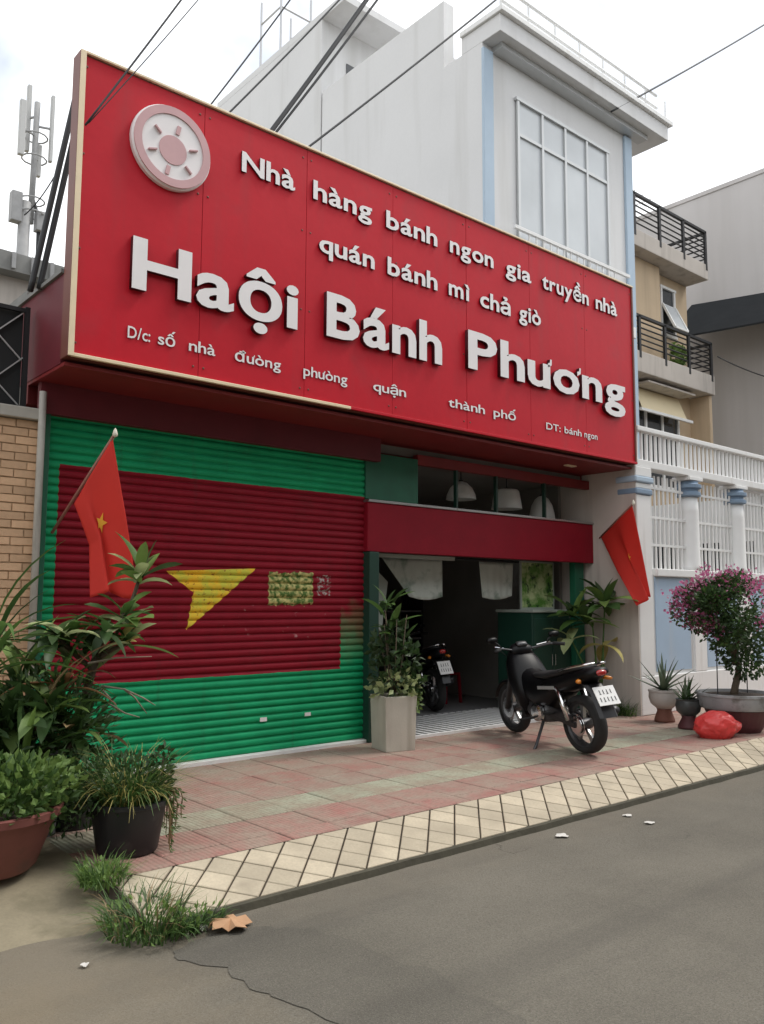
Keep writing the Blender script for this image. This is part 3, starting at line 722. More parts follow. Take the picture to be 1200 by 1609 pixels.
for z in (2.35, 2.75, 3.18):
    bx_('cross_rail', 'white_paint', wf, 10.71,FN+.085,z,XE,FN+.115,z+.035)
# upper railing
bx_('rail_base', 'white_paint', wf, 10.37,FN-.02,3.45,XE,FN+.20,3.56, .01)
bx_('rail_top', 'white_paint', wf, 10.50,FN+.02,3.99,XE,FN+.14,4.06, .01)
bm_s = MB().box(-.016,-.016,0,.016,.016,.43).mesh('baluster', 'white_paint')
x = 10.55
while x < XE: put('baluster', bm_s, wf, (x, FN+.08, 3.561)); x += .125

pt_ = thing('partition_wall', 'white partition wall with dark openings seen through the garden fence bars', 'wall')
bx_('wall', 'white_paint', pt_, 14.64,6.84,0,14.72,9.33,3.40)
for (y0, y1) in ((6.95,7.45),(7.6,8.3),(8.5,9.1)):
    o_ = bx_('opening', 'glass_dark', pt_, 14.632,y0,2.12,14.6395,y1,2.62)
    for k in range(1,4): bx_('opening_bar', 'white_paint', o_, 14.60,y0+(y1-y0)*k/4-.015,2.12,14.6315,y0+(y1-y0)*k/4+.015,2.62)

# ================================================================== BEIGE HOUSE
bh = thing('beige_house', 'narrow beige house with dark balcony railings at right', 'building')
BX0, BX1, BY = 14.92, 18.95, 10.48
bx_('wall', 'beige', bh, BX0,BY,0,BX1,16,9.33)
bx_('upper_wall', 'white_wall', bh, BX0,12.2,9.65,BX1,16,12.4)
bx_('pilaster', 'beige', bh, BX0+.4,10.25,6.96,17.35,BY-.002,9.33)
s1 = bx_('balcony_slab', 'slab_grey', bh, BX0,9.90,9.34,BX1+.03,12.2,9.72, .015)
s2 = bx_('balcony_slab', 'slab_grey', bh, BX0,9.90,6.50,BX1+.15,BY-.002,6.97, .015)
bx_('wall_return', 'beige', bh, BX1,9.98,0,BX1+.12,16,6.49)
def rail(par, x0, x1, y, z0, z1, nb_):
    MB().bar((x0,y,z1), (x1,y,z1), .07, .06).build('top_rail', 'iron', par)
    for k in range(1, nb_+1):
        z = z0+(z1-z0)*k/(nb_+1); MB().tube([(x0,y,z),(x1,y,z)], .018, 6).build('rail_bar', 'iron', par)
    k = 0
    x = x1-.04
    while x > x0:
        MB().bar((x,y-.01,z0-.18), (x,y-.01,z1), .08, .05).build('rail_post', 'iron', par); x -= 1.03
    MB().bar((x1,y,z1), (x1,y+1.2,z1), .06).build('top_rail', 'iron', par)
    for k in range(1, nb_+1):
        z = z0+(z1-z0)*k/(nb_+1); MB().tube([(x1,y,z),(x1,y+1.2,z)], .018, 6).build('rail_bar', 'iron', par)
rail(s1, BX0, BX1, 9.93, 9.75, 10.54, 5)
rail(s2, BX0, BX1+.08, 9.93, 7.0, 7.76, 5)
w1 = window(bh, 17.72, 18.3, 7.9, 9.0, BY, 1, 'white_paint', 'glass_dark', .6)
MB().add([(17.72,BY-.07,8.6),(18.28,BY-.07,8.6),(18.28,BY-.38,7.95),(17.72,BY-.38,7.95)], [(0,1,2,3)]).build('open_sash', 'grey_glass', w1)
for (a, b) in [((17.72,BY-.07,8.6),(17.72,BY-.38,7.95)),((18.28,BY-.07,8.6),(18.28,BY-.38,7.95)),((17.72,BY-.38,7.95),(18.28,BY-.38,7.95))]: MB().bar(a, b, .05).build('sash_frame', 'white_paint', w1)
window(bh, 16.2, 18.3, 4.2, 5.9, BY, 3, 'white_paint', 'glass_dark', 0)
aw = MB().prism([(16.35,6.42),(18.35,6.42),(18.35,6.38),(16.35,6.38)], 10.0, BY-.08).build('blind_box', 'slab_grey', bh)
MB().add([(16.4,10.42,6.36),(18.3,10.42,6.36),(18.3,10.20,5.82),(16.4,10.20,5.82)], [(0,1,2,3)]).build('blind', 'shade_cream', bh)
MB().bar((16.3,10.19,5.80), (18.5,10.19,5.80), .06).build('blind_rail', 'white_paint', bh)
# plants on the balcony and rooftop antenna
pb = MB()
for k in range(160):
    c = Vector((17.9+rnd(-.3,.3), 10.15+rnd(-.1,.1), 7.1+rnd(0,.45))); d = Vector((rnd(-1,1),rnd(-1,1),rnd(-.3,1))).normalized()*.10; e = d.cross(Vector((rnd(-1,1),rnd(-1,1),rnd(-1,1)))).normalized()*.03
    pb.add([c-d, c+e, c+d, c-e], [(0,1,2,3)])
bp_ = pb.build('balcony_plant', 'leaf_light', None); tag(bp_, 'small green plant behind the lower balcony railing', 'plant')
an = thing('roof_antenna', 'thin television antenna above the upper beige balcony', 'antenna', (17.0,11.3,9.72))
MB().tube([(0,0,0),(0,0,3.6)], .03, 6).build('mast', 'steel', an)
MB().tube([(.9,0,0),(.9,0,2.0)], .03, 6).build('mast', 'steel', an)
MB().tube([(-.5,0,1.9),(1.6,0,1.9)], .02, 5).build('boom', 'steel', an)
for k in range(6): MB().tube([(-.4+k*.35,-.3,1.9),(-.4+k*.35,.3,1.9)], .012, 4).build('element', 'steel', an)
for z in (2.6, 3.2): MB().tube([(-.45,0,z),(.45,0,z)], .012, 4).build('element', 'steel', an)

# ================================================================== GREY BUILDING FAR RIGHT
gb = thing('grey_building', 'tall blank grey building at the far right', 'building')
bx_('wall', 'grey_wall', gb, 22,6.8,0,32,22,13.1)
bx_('parapet', 'grey_wall', gb, 21.97,6.75,13.101,32,22,13.22)
ta = MB().add([(21.98,8.2,9.6),(21.98,12.0,10.0),(20.4,12.0,8.65),(20.4,8.2,8.4),(21.98,8.2,9.55),(21.98,12.0,9.95),(20.4,12.0,8.6),(20.4,8.2,8.35)],
      [(0,1,2,3),(7,6,5,4),(0,3,7,4),(1,5,6,2),(3,2,6,7)]).build('dark_canopy', 'tarp', None)
tag(ta, 'dark grey tarpaulin canopy fixed to the blank grey wall', 'canopy')

# ================================================================== FLAGS
def flag(label, base, tip, R1, Lpts, star_c, ph):
    """R1: end of the free edge below the tip; Lpts: inner edge from the pole down to the hem"""
    t = thing('flag', label, 'flag', base, 0, 'flags on poles by the shop')
    b = Vector(base); T = Vector(tip); R1 = Vector(R1); Lp = [Vector(p) for p in Lpts]
    MB().tube([Vector((0,0,0)), T-b], .013, 8).build('pole', 'pole', t, smooth=True)
    MB().lathe([(0,-.03),(.02,-.02),(.022,0),(.014,.03),(0,.05)], 10, tuple(T-b)).build('finial', 'tip', t, smooth=True)
    T2 = T.lerp(b, .04)
    def left(v):
        k = v*(len(Lp)-1); i = min(int(k), len(Lp)-2); return Lp[i].lerp(Lp[i+1], k-i)
    def pt(u, v):
        w = T2.lerp(R1, v).lerp(left(v), u)
        f = (math.sin(u*8+ph+v*1.2)*.055+math.sin(u*15+ph*2+v*2)*.02)*min(1, v*1.8+.1)*math.sin(PI*min(1,max(0,u))*.8+.3)
        return w + Vector((f*.25, -f, -.03*math.sin(u*7+ph)*v*v))
    NU, NV = 28, 30; m = MB()
    m.add([pt(i/NU, j/NV)-b for j in range(NV+1) for i in range(NU+1)], [(j*(NU+1)+i, j*(NU+1)+i+1, (j+1)*(NU+1)+i+1, (j+1)*(NU+1)+i) for j in range(NV) for i in range(NU)])
    cl_ = m.build('cloth', 'flag', t, smooth=True); sm = cl_.modifiers.new('thick', 'SOLIDIFY'); sm.thickness = .003; sm.offset = 0
    cu, cv, ru, rv = star_c; rim = []
    for k in range(10):
        a = PI/2+PI*k/5; rr = 1 if k % 2 == 0 else .42; rim.append((cu+rr*ru*math.cos(a), cv+rr*rv*math.sin(a)))
    seg = []
    for k in range(10):
        for q in range(4):
            t_ = q/4; a, b2 = rim[k], rim[(k+1) % 10]; seg.append((a[0]+(b2[0]-a[0])*t_, a[1]+(b2[1]-a[1])*t_))
    NR = 6; n = len(seg); off = Vector((-.006,-.010,.002)); vs_ = []; fs = []
    for r_ in range(1, NR+1):
        for (su, sv) in seg: vs_.append(pt(cu+(su-cu)*r_/NR, cv+(sv-cv)*r_/NR)-b+off)
    vs_.append(pt(cu, cv)-b+off)
    for r_ in range(NR-1):
        for k in range(n): fs.append((r_*n+k, r_*n+(k+1)%n, (r_+1)*n+(k+1)%n, (r_+1)*n+k))
    for k in range(n): fs.append((len(vs_)-1, k, (k+1)%n))
    MB().add(vs_, fs).build('star', 'flag_star', t, smooth=True)
    return t
flag('red flag with yellow star on a slanted pole beside the brick wall', (2.55,7.27,2.11), (2.79,6.60,2.90), (3.00,6.55,1.585), [(2.585,6.89,2.33),(2.69,6.80,2.00),(2.68,6.70,1.59)], (.52,.44,.13,.085), .4)
flag('red flag hanging from a slanted pole on the party wall at right', (10.325,7.18,2.46), (10.03,6.42,2.88), (10.30,6.36,1.64), [(10.315,7.15,2.475),(10.16,6.78,1.98),(10.10,6.45,1.51)], (.40,.50,.10,.05), 2.0)

# ================================================================== MOTORBIKES
def motorbike(label, loc, rz, lean=0):
    t = thing('motorbike', label, 'motorbike', loc, rz, 'motorbikes at the shop')
    t.rotation_euler = (lean, 0, rz)
    WB, WR = 1.30, .295
    def wheel(x, w):
        wr = MB().lathe([(WR-.075,-w*.35),(WR-.05,-w*.48),(WR-.018,-w*.42),(WR-.004,-w*.22),(WR,0),(WR-.004,w*.22),(WR-.018,w*.42),(WR-.05,w*.48),(WR-.075,w*.35)], 40, (0,0,0), 'y', True).build('wheel', 'rubber', t, smooth=True, loc=(x,0,WR))
        MB().lathe([(WR-.074,-w*.36),(WR-.062,-w*.40),(WR-.062,w*.40),(WR-.074,w*.36),(WR-.095,w*.25),(WR-.095,-w*.25)], 40, (0,0,0), 'y', True).build('rim', 'engine', wr, smooth=True)
        sp_ = MB()
        for k in range(5):
            a = 2*PI*k/5+.3
            for dd in (-.09, .09):
                sp_.bar((.045*math.cos(a),0,.045*math.sin(a)), ((WR-.09)*math.cos(a+dd),0,(WR-.09)*math.sin(a+dd)), .022, .03)
        sp_.build('spokes', 'steel', wr)
        MB().lathe([(0,-.06),(.05,-.06),(.06,-.03),(.06,.03),(.05,.06),(0,.06)], 20, (0,0,0), 'y').build('hub', 'engine', wr, smooth=False)
        MB().lathe([(.055,.062),(.11,.062),(.11,.067),(.055,.067)], 28, (0,0,0), 'y', True).build('brake_disc', 'chrome', wr)
        return wr
    wheel(0, .125); wheel(WB, .095)
    for s in (-1, 1):
        MB().tube([(WB,s*.075,WR),(1.10,s*.085,.80),(1.05,s*.085,.93)], [.026,.030,.024], 10).build('fork_leg', 'engine', t, smooth=True)
        MB().bar((0,s*.085,WR), (.46,s*.10,.37), .035, .06).build('swingarm', 'plastic', t, bevel=.006)
        MB().tube([(.06,s*.11,.34),(.20,s*.12,.66)], .03, 8).build('shock_absorber', 'chrome', t, smooth=True)
    # front mudguard
    m = MB(); vs_ = []; fs = []
    for k in range(13):
        a = R(15+k*11); r_ = WR+.035
        for q, wy in enumerate((-.062,-.045,0,.045,.062)):
            rr = r_-(.03 if q in (0,4) else 0); vs_.append((WB+rr*math.cos(a), wy, WR+rr*math.sin(a)))
        if k:
            for q in range(4): o = (k-1)*5+q; fs.append((o,o+1,o+6,o+5))
    m.add(vs_, fs).build('front_mudguard', 'gloss_black', t, smooth=True)
    MB().loft([((.42,0,.36),.10,.10),((.58,0,.36),.135,.13),((.74,0,.37),.125,.13),((.86,0,.42),.10,.10)], 14, 3).build('engine', 'engine', t, smooth=True)
    MB().lathe([(0,.0),(.10,.0),(.095,.03),(.07,.045),(0,.05)], 24, (.56,.125,.36), 'y').build('engine_cover', 'chrome', t, smooth=False)
    MB().loft([((.80,0,.40),.07,.09),((.95,0,.40),.075,.08),((1.0,0,.42),.05,.06)], 12, 3).build('cylinder_head', 'chrome', t, smooth=True)
    MB().loft([((.86,0,.28),.09,.08),((.86,0,.40),.15,.13),((.90,0,.55),.185,.13),((.97,0,.72),.19,.13),((1.05,0,.86),.16,.11),((1.10,0,.97),.11,.07)], 16, 2.6).build('front_fairing', 'gloss_black', t, smooth=True)
    MB().loft([((.98,0,.70),.12,.12),((.80,0,.60),.14,.17),((.60,0,.55),.15,.20),((.42,0,.58),.15,.18),((.28,0,.66),.135,.13),((.16,0,.70),.12,.10)], 16, 2.6).build('centre_body', 'gloss_black', t, smooth=True)
    MB().loft([((.50,0,.62),.14,.11),((.25,0,.68),.15,.11),((.0,0,.75),.14,.095),((-.20,0,.82),.11,.07),((-.34,0,.86),.07,.04)], 16, 2.4).build('tail_fairing', 'gloss_black', t, smooth=True)
    MB().loft([((.74,0,.735),.07,.02),((.60,0,.745),.115,.04),((.42,0,.755),.135,.045),((.22,0,.80),.135,.045),((.0,0,.855),.115,.035),((-.16,0,.885),.08,.02)], 16, 2.6).build('seat', 'seat', t, smooth=True)
    MB().loft([((1.02,0,.93),.10,.05),((1.06,0,.99),.125,.065),((1.10,0,1.03),.09,.05)], 14, 2.4).build('handlebar_cowl', 'gloss_black', t, smooth=True)
    MB().lathe([(0,0),(.055,.0),(.065,.02),(.0,.03)], 18, (1.17,-.012,.93), 'y').build('headlight', 'chrome', t)
    MB().tube([(.86,-.35,1.02),(.95,-.26,1.03),(1.04,-.10,.99),(1.04,.10,.99),(.95,.26,1.03),(.86,.35,1.02)], .013, 8).build('handlebar', 'engine', t, smooth=True)
    for s in (-1, 1):
        MB().tube([(.845,s*.365,1.018),(.925,s*.285,1.03)], .02, 10).build('grip', 'rubber', t, smooth=True)
        MB().tube([(1.0,s*.30,1.05),(1.06,s*.18,1.02)], .007, 6).build('brake_lever', 'chrome', t)
        mr = MB().tube([(.97,s*.24,1.03),(.99,s*.27,1.08),(.97,s*.31,1.11)], .008, 6).build('mirror', 'plastic', t, smooth=True)
        MB().loft([((1.0,s*.33,1.125),.045,.028),((.985,s*.33,1.13),.055,.034),((.965,s*.33,1.13),.052,.032)], 14, 2.5).build('mirror_glass', 'gloss_black', mr, smooth=True)
        MB().loft([((-.16,s*.115,.77),.02,.015),((-.20,s*.14,.765),.028,.02),((-.235,s*.15,.76),.02,.015)], 10, 2.2).build('turn_signal', 'amber', t, smooth=True)
        MB().tube([(.14,s*.13,.83),(-.06,s*.135,.885),(-.24,s*.10,.925),(-.30,s*.03,.935)], .014, 8).build('grab_rail', 'chrome', t, smooth=True)
        MB().tube([(.60,s*.10,.30),(.60,s*.30,.30)], .014, 8).build('foot_peg', 'rubber', t)
        MB().tube([(.30,s*.11,.38),(.26,s*.24,.40)], .012, 8).build('foot_peg', 'rubber', t)
    MB().loft([((-.30,0,.84),.06,.03),((-.345,0,.845),.05,.03),((-.36,0,.85),.03,.02)], 12, 2.5).build('tail_light', 'tail_red', t, smooth=True)
    # rear mudguard + plate
    m = MB(); vs_ = []; fs = []
    for k, (x, z) in enumerate([(-.10,.74),(-.22,.72),(-.31,.64),(-.37,.53),(-.42,.42)]):
        for q, wy in enumerate((-.085,-.06,.06,.085)): vs_.append((x+(.03 if q in (0,3) else 0), wy, z))
        if k:
            for q in range(3): o = (k-1)*4+q; fs.append((o,o+1,o+5,o+4))
    mg = m.add(vs_, fs).build('rear_mudguard', 'plastic', t); sm = mg.modifiers.new('thick', 'SOLIDIFY'); sm.thickness = .006
    a = Vector((-.335,0,.71)); b = Vector((-.435,0,.545))
    d = (b-a).normalized(); nrm = Vector((d.z,0,-d.x))
    pl = MB().bar(a+nrm*.0, b+nrm*.0, .195, .006).build('number_plate', 'plate', t)
    nv = nrm if nrm.x < 0 else -nrm
    gl_ = MB()
    for row, cnt in ((.30, 4), (.70, 5)):
        c = a.lerp(b, row)+nv*.0055
        for k in range(cnt):
            y = (k-(cnt-1)/2)*.034
            gl_.bar(c+Vector((0,y,0))-d*.022, c+Vector((0,y,0))+d*.022, .006, .002)
            if k % 2: gl_.bar(c+Vector((0,y-.009,0))+d*.02, c+Vector((0,y+.009,0))+d*.02, .005, .002)
    gl_.build('plate_marks', 'plastic', pl, kind='stuff')
    for s in (-1, 1): MB().tube([(.95,s*.26,1.03),(1.06,s*.22,1.0),(1.12,s*.10,.90),(1.14,s*.07,.70)], .005, 5).build('control_cable', 'cable', t, smooth=True)
    MB().loft([((1.0,0,1.035),.05,.02),((1.04,0,1.06),.06,.025),((1.08,0,1.065),.04,.015)], 12, 2.5).build('speedometer', 'engine', t, smooth=True)
    for s in (-1, 1): MB().bar((.20,s*.152,.66), (.50,s*.152,.63), .006, .035).build('decal', 'alu', t, bevel=.002)
    # exhaust on the right, stand and guard on the left
    MB().tube([(.88,-.07,.33),(.74,-.12,.22),(.45,-.16,.22),(.30,-.165,.27)], .022, 10).build('exhaust_pipe', 'engine', t, smooth=True)
    MB().tube([(.34,-.165,.26),(.28,-.17,.28),(-.16,-.18,.42),(-.22,-.18,.44)], [.03,.052,.058,.04], 14).build('muffler', 'plastic', t, smooth=True)
    MB().tube([(.50,.12,.27),(.43,.25,.05),(.40,.29,.012)], .014, 8).build('kickstand', 'engine', t, smooth=True)
    MB().bar((.02,.115,.36), (.46,.115,.42), .012, .075).build('chain_guard', 'plastic', t, bevel=.005)
    MB().lathe([(0,.0),(.085,.0),(.085,.012),(0,.012)], 24, (0,.075,WR), 'y').build('sprocket', 'chrome', t)
    return t
BK = (7.34, 5.31)
bdir = math.atan2(6.62-5.31, 7.83-7.34)
b1 = motorbike('black motorbike parked on the tiles with its white number plate towards the street', (BK[0], BK[1], .012), bdir, R(-5))
b1.scale = (1.12,1.22,1.0)
b2 = motorbike('black motorbike parked inside the dark doorway behind the planter', (8.42, 8.62, .02), R(72), R(-4))

# ================================================================== INSIDE THE DOORWAY
cb = thing('green_cabinet', 'dark green cabinet with pale top inside the doorway behind the motorbike', 'cabinet', (9.68,7.85,.012))
bx_('carcass', 'cab_green', cb, -.48,-.33,.02,.36,.30,1.38, .01)
bx_('top', 'cab_top', cb, -.50,-.36,1.382,.38,.32,1.42, .008)
for x in (-.46, -.045): bx_('door', 'cab_green', cb, x,-.345,.10,x+.40,-.331,1.30, .006)
for x in (-.09, -.02): MB().tube([(x,-.36,.65),(x,-.36,.8)], .008, 6).build('handle', 'chrome', cb)
for x in (-.42, .30):
    for y in (-.27, .24): bx_('leg', 'iron', cb, x-.03,y-.03,0,x+.03,y+.03,.02)
po = thing('green_poster', 'bright green and white printed board standing above the dark green cabinet', 'poster', (9.62,7.75,1.432))
bx_('board', 'poster', po, -.36,0,.03,.34,.015,.66)
for (a, b) in [((-.38,0),(-.36,.68)),((.34,0),(.36,.68))]: bx_('frame', 'cab_top', po, a[0],-.008,a[1],b[0],.02,b[1])
bx_('frame', 'cab_top', po, -.36,-.008,.66,.34,.02,.68); bx_('frame', 'cab_top', po, -.36,-.008,0,.34,.02,.03)
def cloth(label, pts_top, pts_bot, y, fold, grp):
    m = MB(); NU, NV = 24, 10; vs_ = []
    for j in range(NV+1):
        for i in range(NU+1):
            u = i/NU; v = j/NV
            xt = pts_top[0][0]+(pts_top[1][0]-pts_top[0][0])*u; zt = pts_top[0][1]+(pts_top[1][1]-pts_top[0][1])*u
            xb = pts_bot[0][0]+(pts_bot[1][0]-pts_bot[0][0])*u; zb = pts_bot[0][1]+(pts_bot[1][1]-pts_bot[0][1])*u - .04*math.sin(PI*u)
            vs_.append((xt+(xb-xt)*v, y+fold*math.sin(u*30)*(.3+v), zt+(zb-zt)*v))
    m.add(vs_, [(j*(NU+1)+i, j*(NU+1)+i+1, (j+1)*(NU+1)+i+1, (j+1)*(NU+1)+i) for j in range(NV) for i in range(NU)])
    o = m.build('curtain', 'cloth_white', None, smooth=True); sm = o.modifiers.new('thick', 'SOLIDIFY'); sm.thickness = .003
    return tag(o, label, 'curtain', grp)
cloth('pale sheer curtain at the left of the doorway, above the planter', ((6.70,2.08),(7.74,2.08)), ((7.16,1.60),(7.74,1.60)), 7.8, .005, 'curtains inside the doorway')
cloth('pale sheer curtain in the middle of the doorway', ((8.44,2.08),(9.14,2.08)), ((8.50,1.60),(9.10,1.62)), 7.8, .005, 'curtains inside the doorway')
cr = MB().tube([(6.3,7.8,2.10),(9.9,7.8,2.10)], .014, 8).build('curtain_rail', 'iron', None); tag(cr, 'black rail carrying the curtains inside the doorway', 'rail')
bd = MB().prism([(6.55,1.20),(6.80,1.18),(6.90,1.78),(6.72,1.92),(6.56,1.76)], 7.9, 7.93).build('leaning_panel', 'cab_top', None, bevel=.004); tag(bd, 'pale pointed panel hanging inside at the left of the doorway', 'panel')
def lamp(label, x, z, prof):
    t = thing('pendant_lamp', label, 'lamp', (x,7.72,z), 0, 'pendant lamps in the transom opening')
    MB().lathe(prof, 24).build('shade', 'lamp_white', t, smooth=True)
    zt = max(p[1] for p in prof); MB().tube([(0,0,zt-.01),(0,0,3.279-z)], .008, 6).build('cord', 'cable', t)
    MB().lathe([(0,zt-.10),(.03,zt-.09),(.03,zt+.02),(0,zt+.03)], 12).build('lamp_holder', 'plastic', t)
lamp('pale green pendant lamp nearest the fascia above the red valance', 8.02, 2.88, [(.20,0),(.19,.06),(.15,.15),(.08,.22),(.02,.24)])
lamp('bucket shaped white pendant lamp, middle one above the red valance', 8.93, 2.82, [(.215,0),(.20,.10),(.175,.24),(.15,.27),(.02,.275)])
lamp('bell shaped white pendant lamp, rightmost above the red valance', 9.70, 2.71, [(.19,0),(.18,.10),(.15,.22),(.10,.31),(.05,.35),(.02,.36)])
st_ = thing('dark_shelf', 'dark shelf with grey boxes at the back of the doorway', 'shelf', (8.9,10.6,.012))
for x in (-.9, .9): bx_('upright', 'iron', st_, x-.02,-.25,0,x+.02,.25,1.7)
for z in (.4, .9, 1.35): bx_('board', 'room_floor', st_, -.88,-.25,z,.88,.25,z+.03)
bx_('box', 'slab_grey', st_, -.7,-.2,.931,-.1,.2,1.25); bx_('box', 'cab_top', st_, .1,-.2,.431,.6,.2,.8)

tb = thing('folding_table', 'grey folding table inside the dark shop between the curtains', 'table', (8.55,9.7,.012))
bx_('table_top', 'cab_top', tb, -.6,-.35,.72,.6,.35,.75, .005)
for x in (-.55, .55):
    for y in (-.3, .3): MB().tube([(x,y,0),(x,y,.72)], .015, 6).build('leg', 'steel', tb)
for k, (x, y, lb) in enumerate([(7.7,9.4,'red plastic stool left of the folding table inside the shop'),(9.3,9.3,'red plastic stool right of the folding table inside the shop')]):
    sl_ = thing('plastic_stool', lb, 'stool', (x,y,.012), 0, 'stools inside the shop')
    bx_('seat', 'valance', sl_, -.16,-.16,.42,.16,.16,.45, .01)
    for a in (-.14, .14):
        for b in (-.14, .14): MB().bar((a*1.15,b*1.15,0), (a,b,.42), .035).build('leg', 'valance', sl_)

# ================================================================== PLANTS
def blade(L, W, bend, n=6, fold=.25, shape='strap', twist=0):
    """leaf along +Z bending towards +X"""
    vs_ = []; fs = []; p = Vector((0,0,0)); ang = 0
    for k in range(n+1):
        t = k/n
        if shape == 'strap': w = W*min(1, .45+t*2.2)*(1-t**3)**.8
        elif shape == 'oval': w = W*(math.sin(PI*min(1, t*.96+.04))**.75)
        else: w = W*(1-t)**.8                       # spike
        w = max(w, .0015); d = Vector((math.sin(ang), 0, math.cos(ang))); nn = Vector((-math.cos(ang), 0, math.sin(ang)))
        tw = twist*t; sd_ = Vector((0, math.cos(tw), 0)) + nn*math.sin(tw)
        vs_ += [p-sd_*w/2+nn*w*fold, p, p+sd_*w/2+nn*w*fold]
        if k: o = (k-1)*3; fs += [(o,o+1,o+4,o+3),(o+1,o+2,o+5,o+4)]
        p = p+d*(L/n); ang += bend/n
    return vs_, fs
def blade_mesh(mat, *a, **k):
    v, f = blade(*a, **k); return MB().add(v, f).mesh('leaf', mat, smooth=True, recalc=False)
def leafset(mats, cnt, L, W, bend, shape='strap', fold=.25):
    return [blade_mesh(mats[i % len(mats)], rnd(*L), rnd(*W), rnd(*bend), shape=shape, fold=fold, twist=rnd(-.7,.7)) for i in range(cnt)]
def rosette(par, meshes, n, base, tilt, spread=.02, sc=(.8,1.15), az=None):
    for k in range(n):
        a = k*2.39996+rnd(-.4,.4) if az is None else rnd(*az)
        tl = tilt[0]+(tilt[1]-tilt[0])*(k+.5)/n; s_ = rnd(*sc)
        put('leaf', random.choice(meshes), par, (base[0]+rnd(-spread,spread), base[1]+rnd(-spread,spread), base[2]+rnd(-spread,spread)), (0, tl, a), (s_,)*3)
def scatter_leaves(mb, n, fn, L, W, upb=.3):
    for _ in range(n):
        c, out = fn(); d = (Vector((rnd(-1,1), rnd(-1,1), rnd(-1,1)))*.9+out+Vector((0,0,upb))).normalized()
        e = d.cross(Vector((rnd(-1,1), rnd(-1,1), rnd(-1,1)))).normalized(); l = rnd(*L); w = rnd(*W); nn = d.cross(e)
        c = Vector(c)
        mb.add([c, c+d*l*.5+e*w*.5+nn*w*.15, c+d*l, c+d*l*.5-e*w*.5+nn*w*.15], [(0,1,2),(0,2,3)])
def ell(c, r, lo=.35):
    def f():
        while True:
            v = Vector((rnd(-1,1), rnd(-1,1), rnd(-1,1)))
            if lo < v.length < 1: break
        return Vector((c[0]+v.x*r[0], c[1]+v.y*r[1], c[2]+v.z*r[2])), v.normalized()
    return f
def pot(par, mat, prof, c=(0,0,0), n=32, soil_r=None, soil_z=None):
    o = MB().lathe(prof, n, c).build('pot', mat, par, smooth=True)
    o.modifiers.new('es', 'EDGE_SPLIT').split_angle = R(38)
    if soil_r: MB().lathe([(0,soil_z+.02),(soil_r*.6,soil_z+.012),(soil_r,soil_z)], n, c).build('soil', 'soil', par, smooth=True)
    return o
def grass_mb(mb, n, region, L, W, bend):
    for _ in range(n):
        x, y, z, ox, oy = region()
        v, f = blade(rnd(*L), rnd(*W), rnd(*bend), n=4, shape='spike', fold=.1)
        a = math.atan2(oy, ox)+rnd(-.9,.9); tl = rnd(.05,.75); ca, sa, ct, st2 = math.cos(a), math.sin(a), math.cos(tl), math.sin(tl)
        mb.add([(x+(p[0]*ct+p[2]*st2)*ca-p[1]*sa, y+(p[0]*ct+p[2]*st2)*sa+p[1]*ca, z-p[0]*st2+p[2]*ct) for p in v], f)

# --- big red-brown bowl at the left edge
rp = thing('potted_plant', 'large red brown bowl planter full of small leafy greens at left edge', 'plant pot', (1.55,5.24,.02), 0, 'pots left of the shutter')
pot(rp, 'red_pot', [(0,0),(.24,0),(.27,.03),(.36,.26),(.385,.30),(.40,.30),(.405,.34),(.375,.345),(.355,.30),(.345,.27)], soil_r=.35, soil_z=.28)
m = MB(); scatter_leaves(m, 1300, ell((.06,0,.38), (.44,.38,.22), .2), (.04,.075), (.03,.05), .5); m.build('foliage', 'leaf_mid', rp, kind='stuff', recalc=False)
m = MB(); scatter_leaves(m, 600, ell((.08,-.05,.47), (.44,.36,.15), .3), (.04,.07), (.03,.05), .6); m.build('bright_foliage', 'leaf_light', rp, kind='stuff', recalc=False)
# --- black pot with grassy trailing growth
bp2 = thing('potted_plant', 'black plastic pot with wispy grass and trailing strands on the tiles', 'plant pot', (2.35,5.14,.005), 0, 'pots left of the shutter')
pot(bp2, 'black_pot', [(0,0),(.175,0),(.185,.015),(.225,.25),(.23,.28),(.245,.285),(.245,.31),(.22,.31),(.21,.27)], soil_r=.215, soil_z=.27)
def reg():
    a = rnd(0,2*PI); r_ = .17*math.sqrt(rnd(0,1)); return (r_*math.cos(a), r_*math.sin(a), .27, math.cos(a), math.sin(a))
m = MB(); grass_mb(m, 380, reg, (.2,.48), (.008,.016), (.6,2.2)); m.build('grass', 'leaf_mid', bp2, kind='stuff', recalc=False)
m = MB(); grass_mb(m, 170, reg, (.22,.5), (.007,.013), (.9,2.6)); m.build('dry_grass', 'leaf_yellow', bp2, kind='stuff', recalc=False)
m = MB(); scatter_leaves(m, 1100, ell((-.06,0,.40), (.34,.27,.18), .1), (.025,.055), (.014,.026), .5); m.build('foliage', 'leaf_deep', bp2, kind='stuff', recalc=False)
tr_ = MB(); tl2 = MB()
for k in range(16):
    a = rnd(-.9,.5); pts = []; L = rnd(.2,.40); ox = rnd(.10,.17)
    for q in range(9):
        s_ = q/8; rr = ox+.16*math.sin(min(s_*2.0,1.4))+rnd(-.006,.006); pts.append((rr*math.cos(a), rr*math.sin(a), .30+.12*math.sin(s_*2.4)-L*s_*s_))
    tr_.tube(pts, .0035, 4)
    for p in pts[2:]:
        for _ in range(3): scatter_leaves(tl2, 1, lambda p=p: (Vector(p), Vector((math.cos(a), math.sin(a), -.4))), (.03,.06), (.007,.014), -.5)
tr_.build('strands', 'leaf_dry', bp2, kind='stuff', recalc=False); tl2.build('strand_leaves', 'leaf_mid', bp2, kind='stuff', recalc=False)
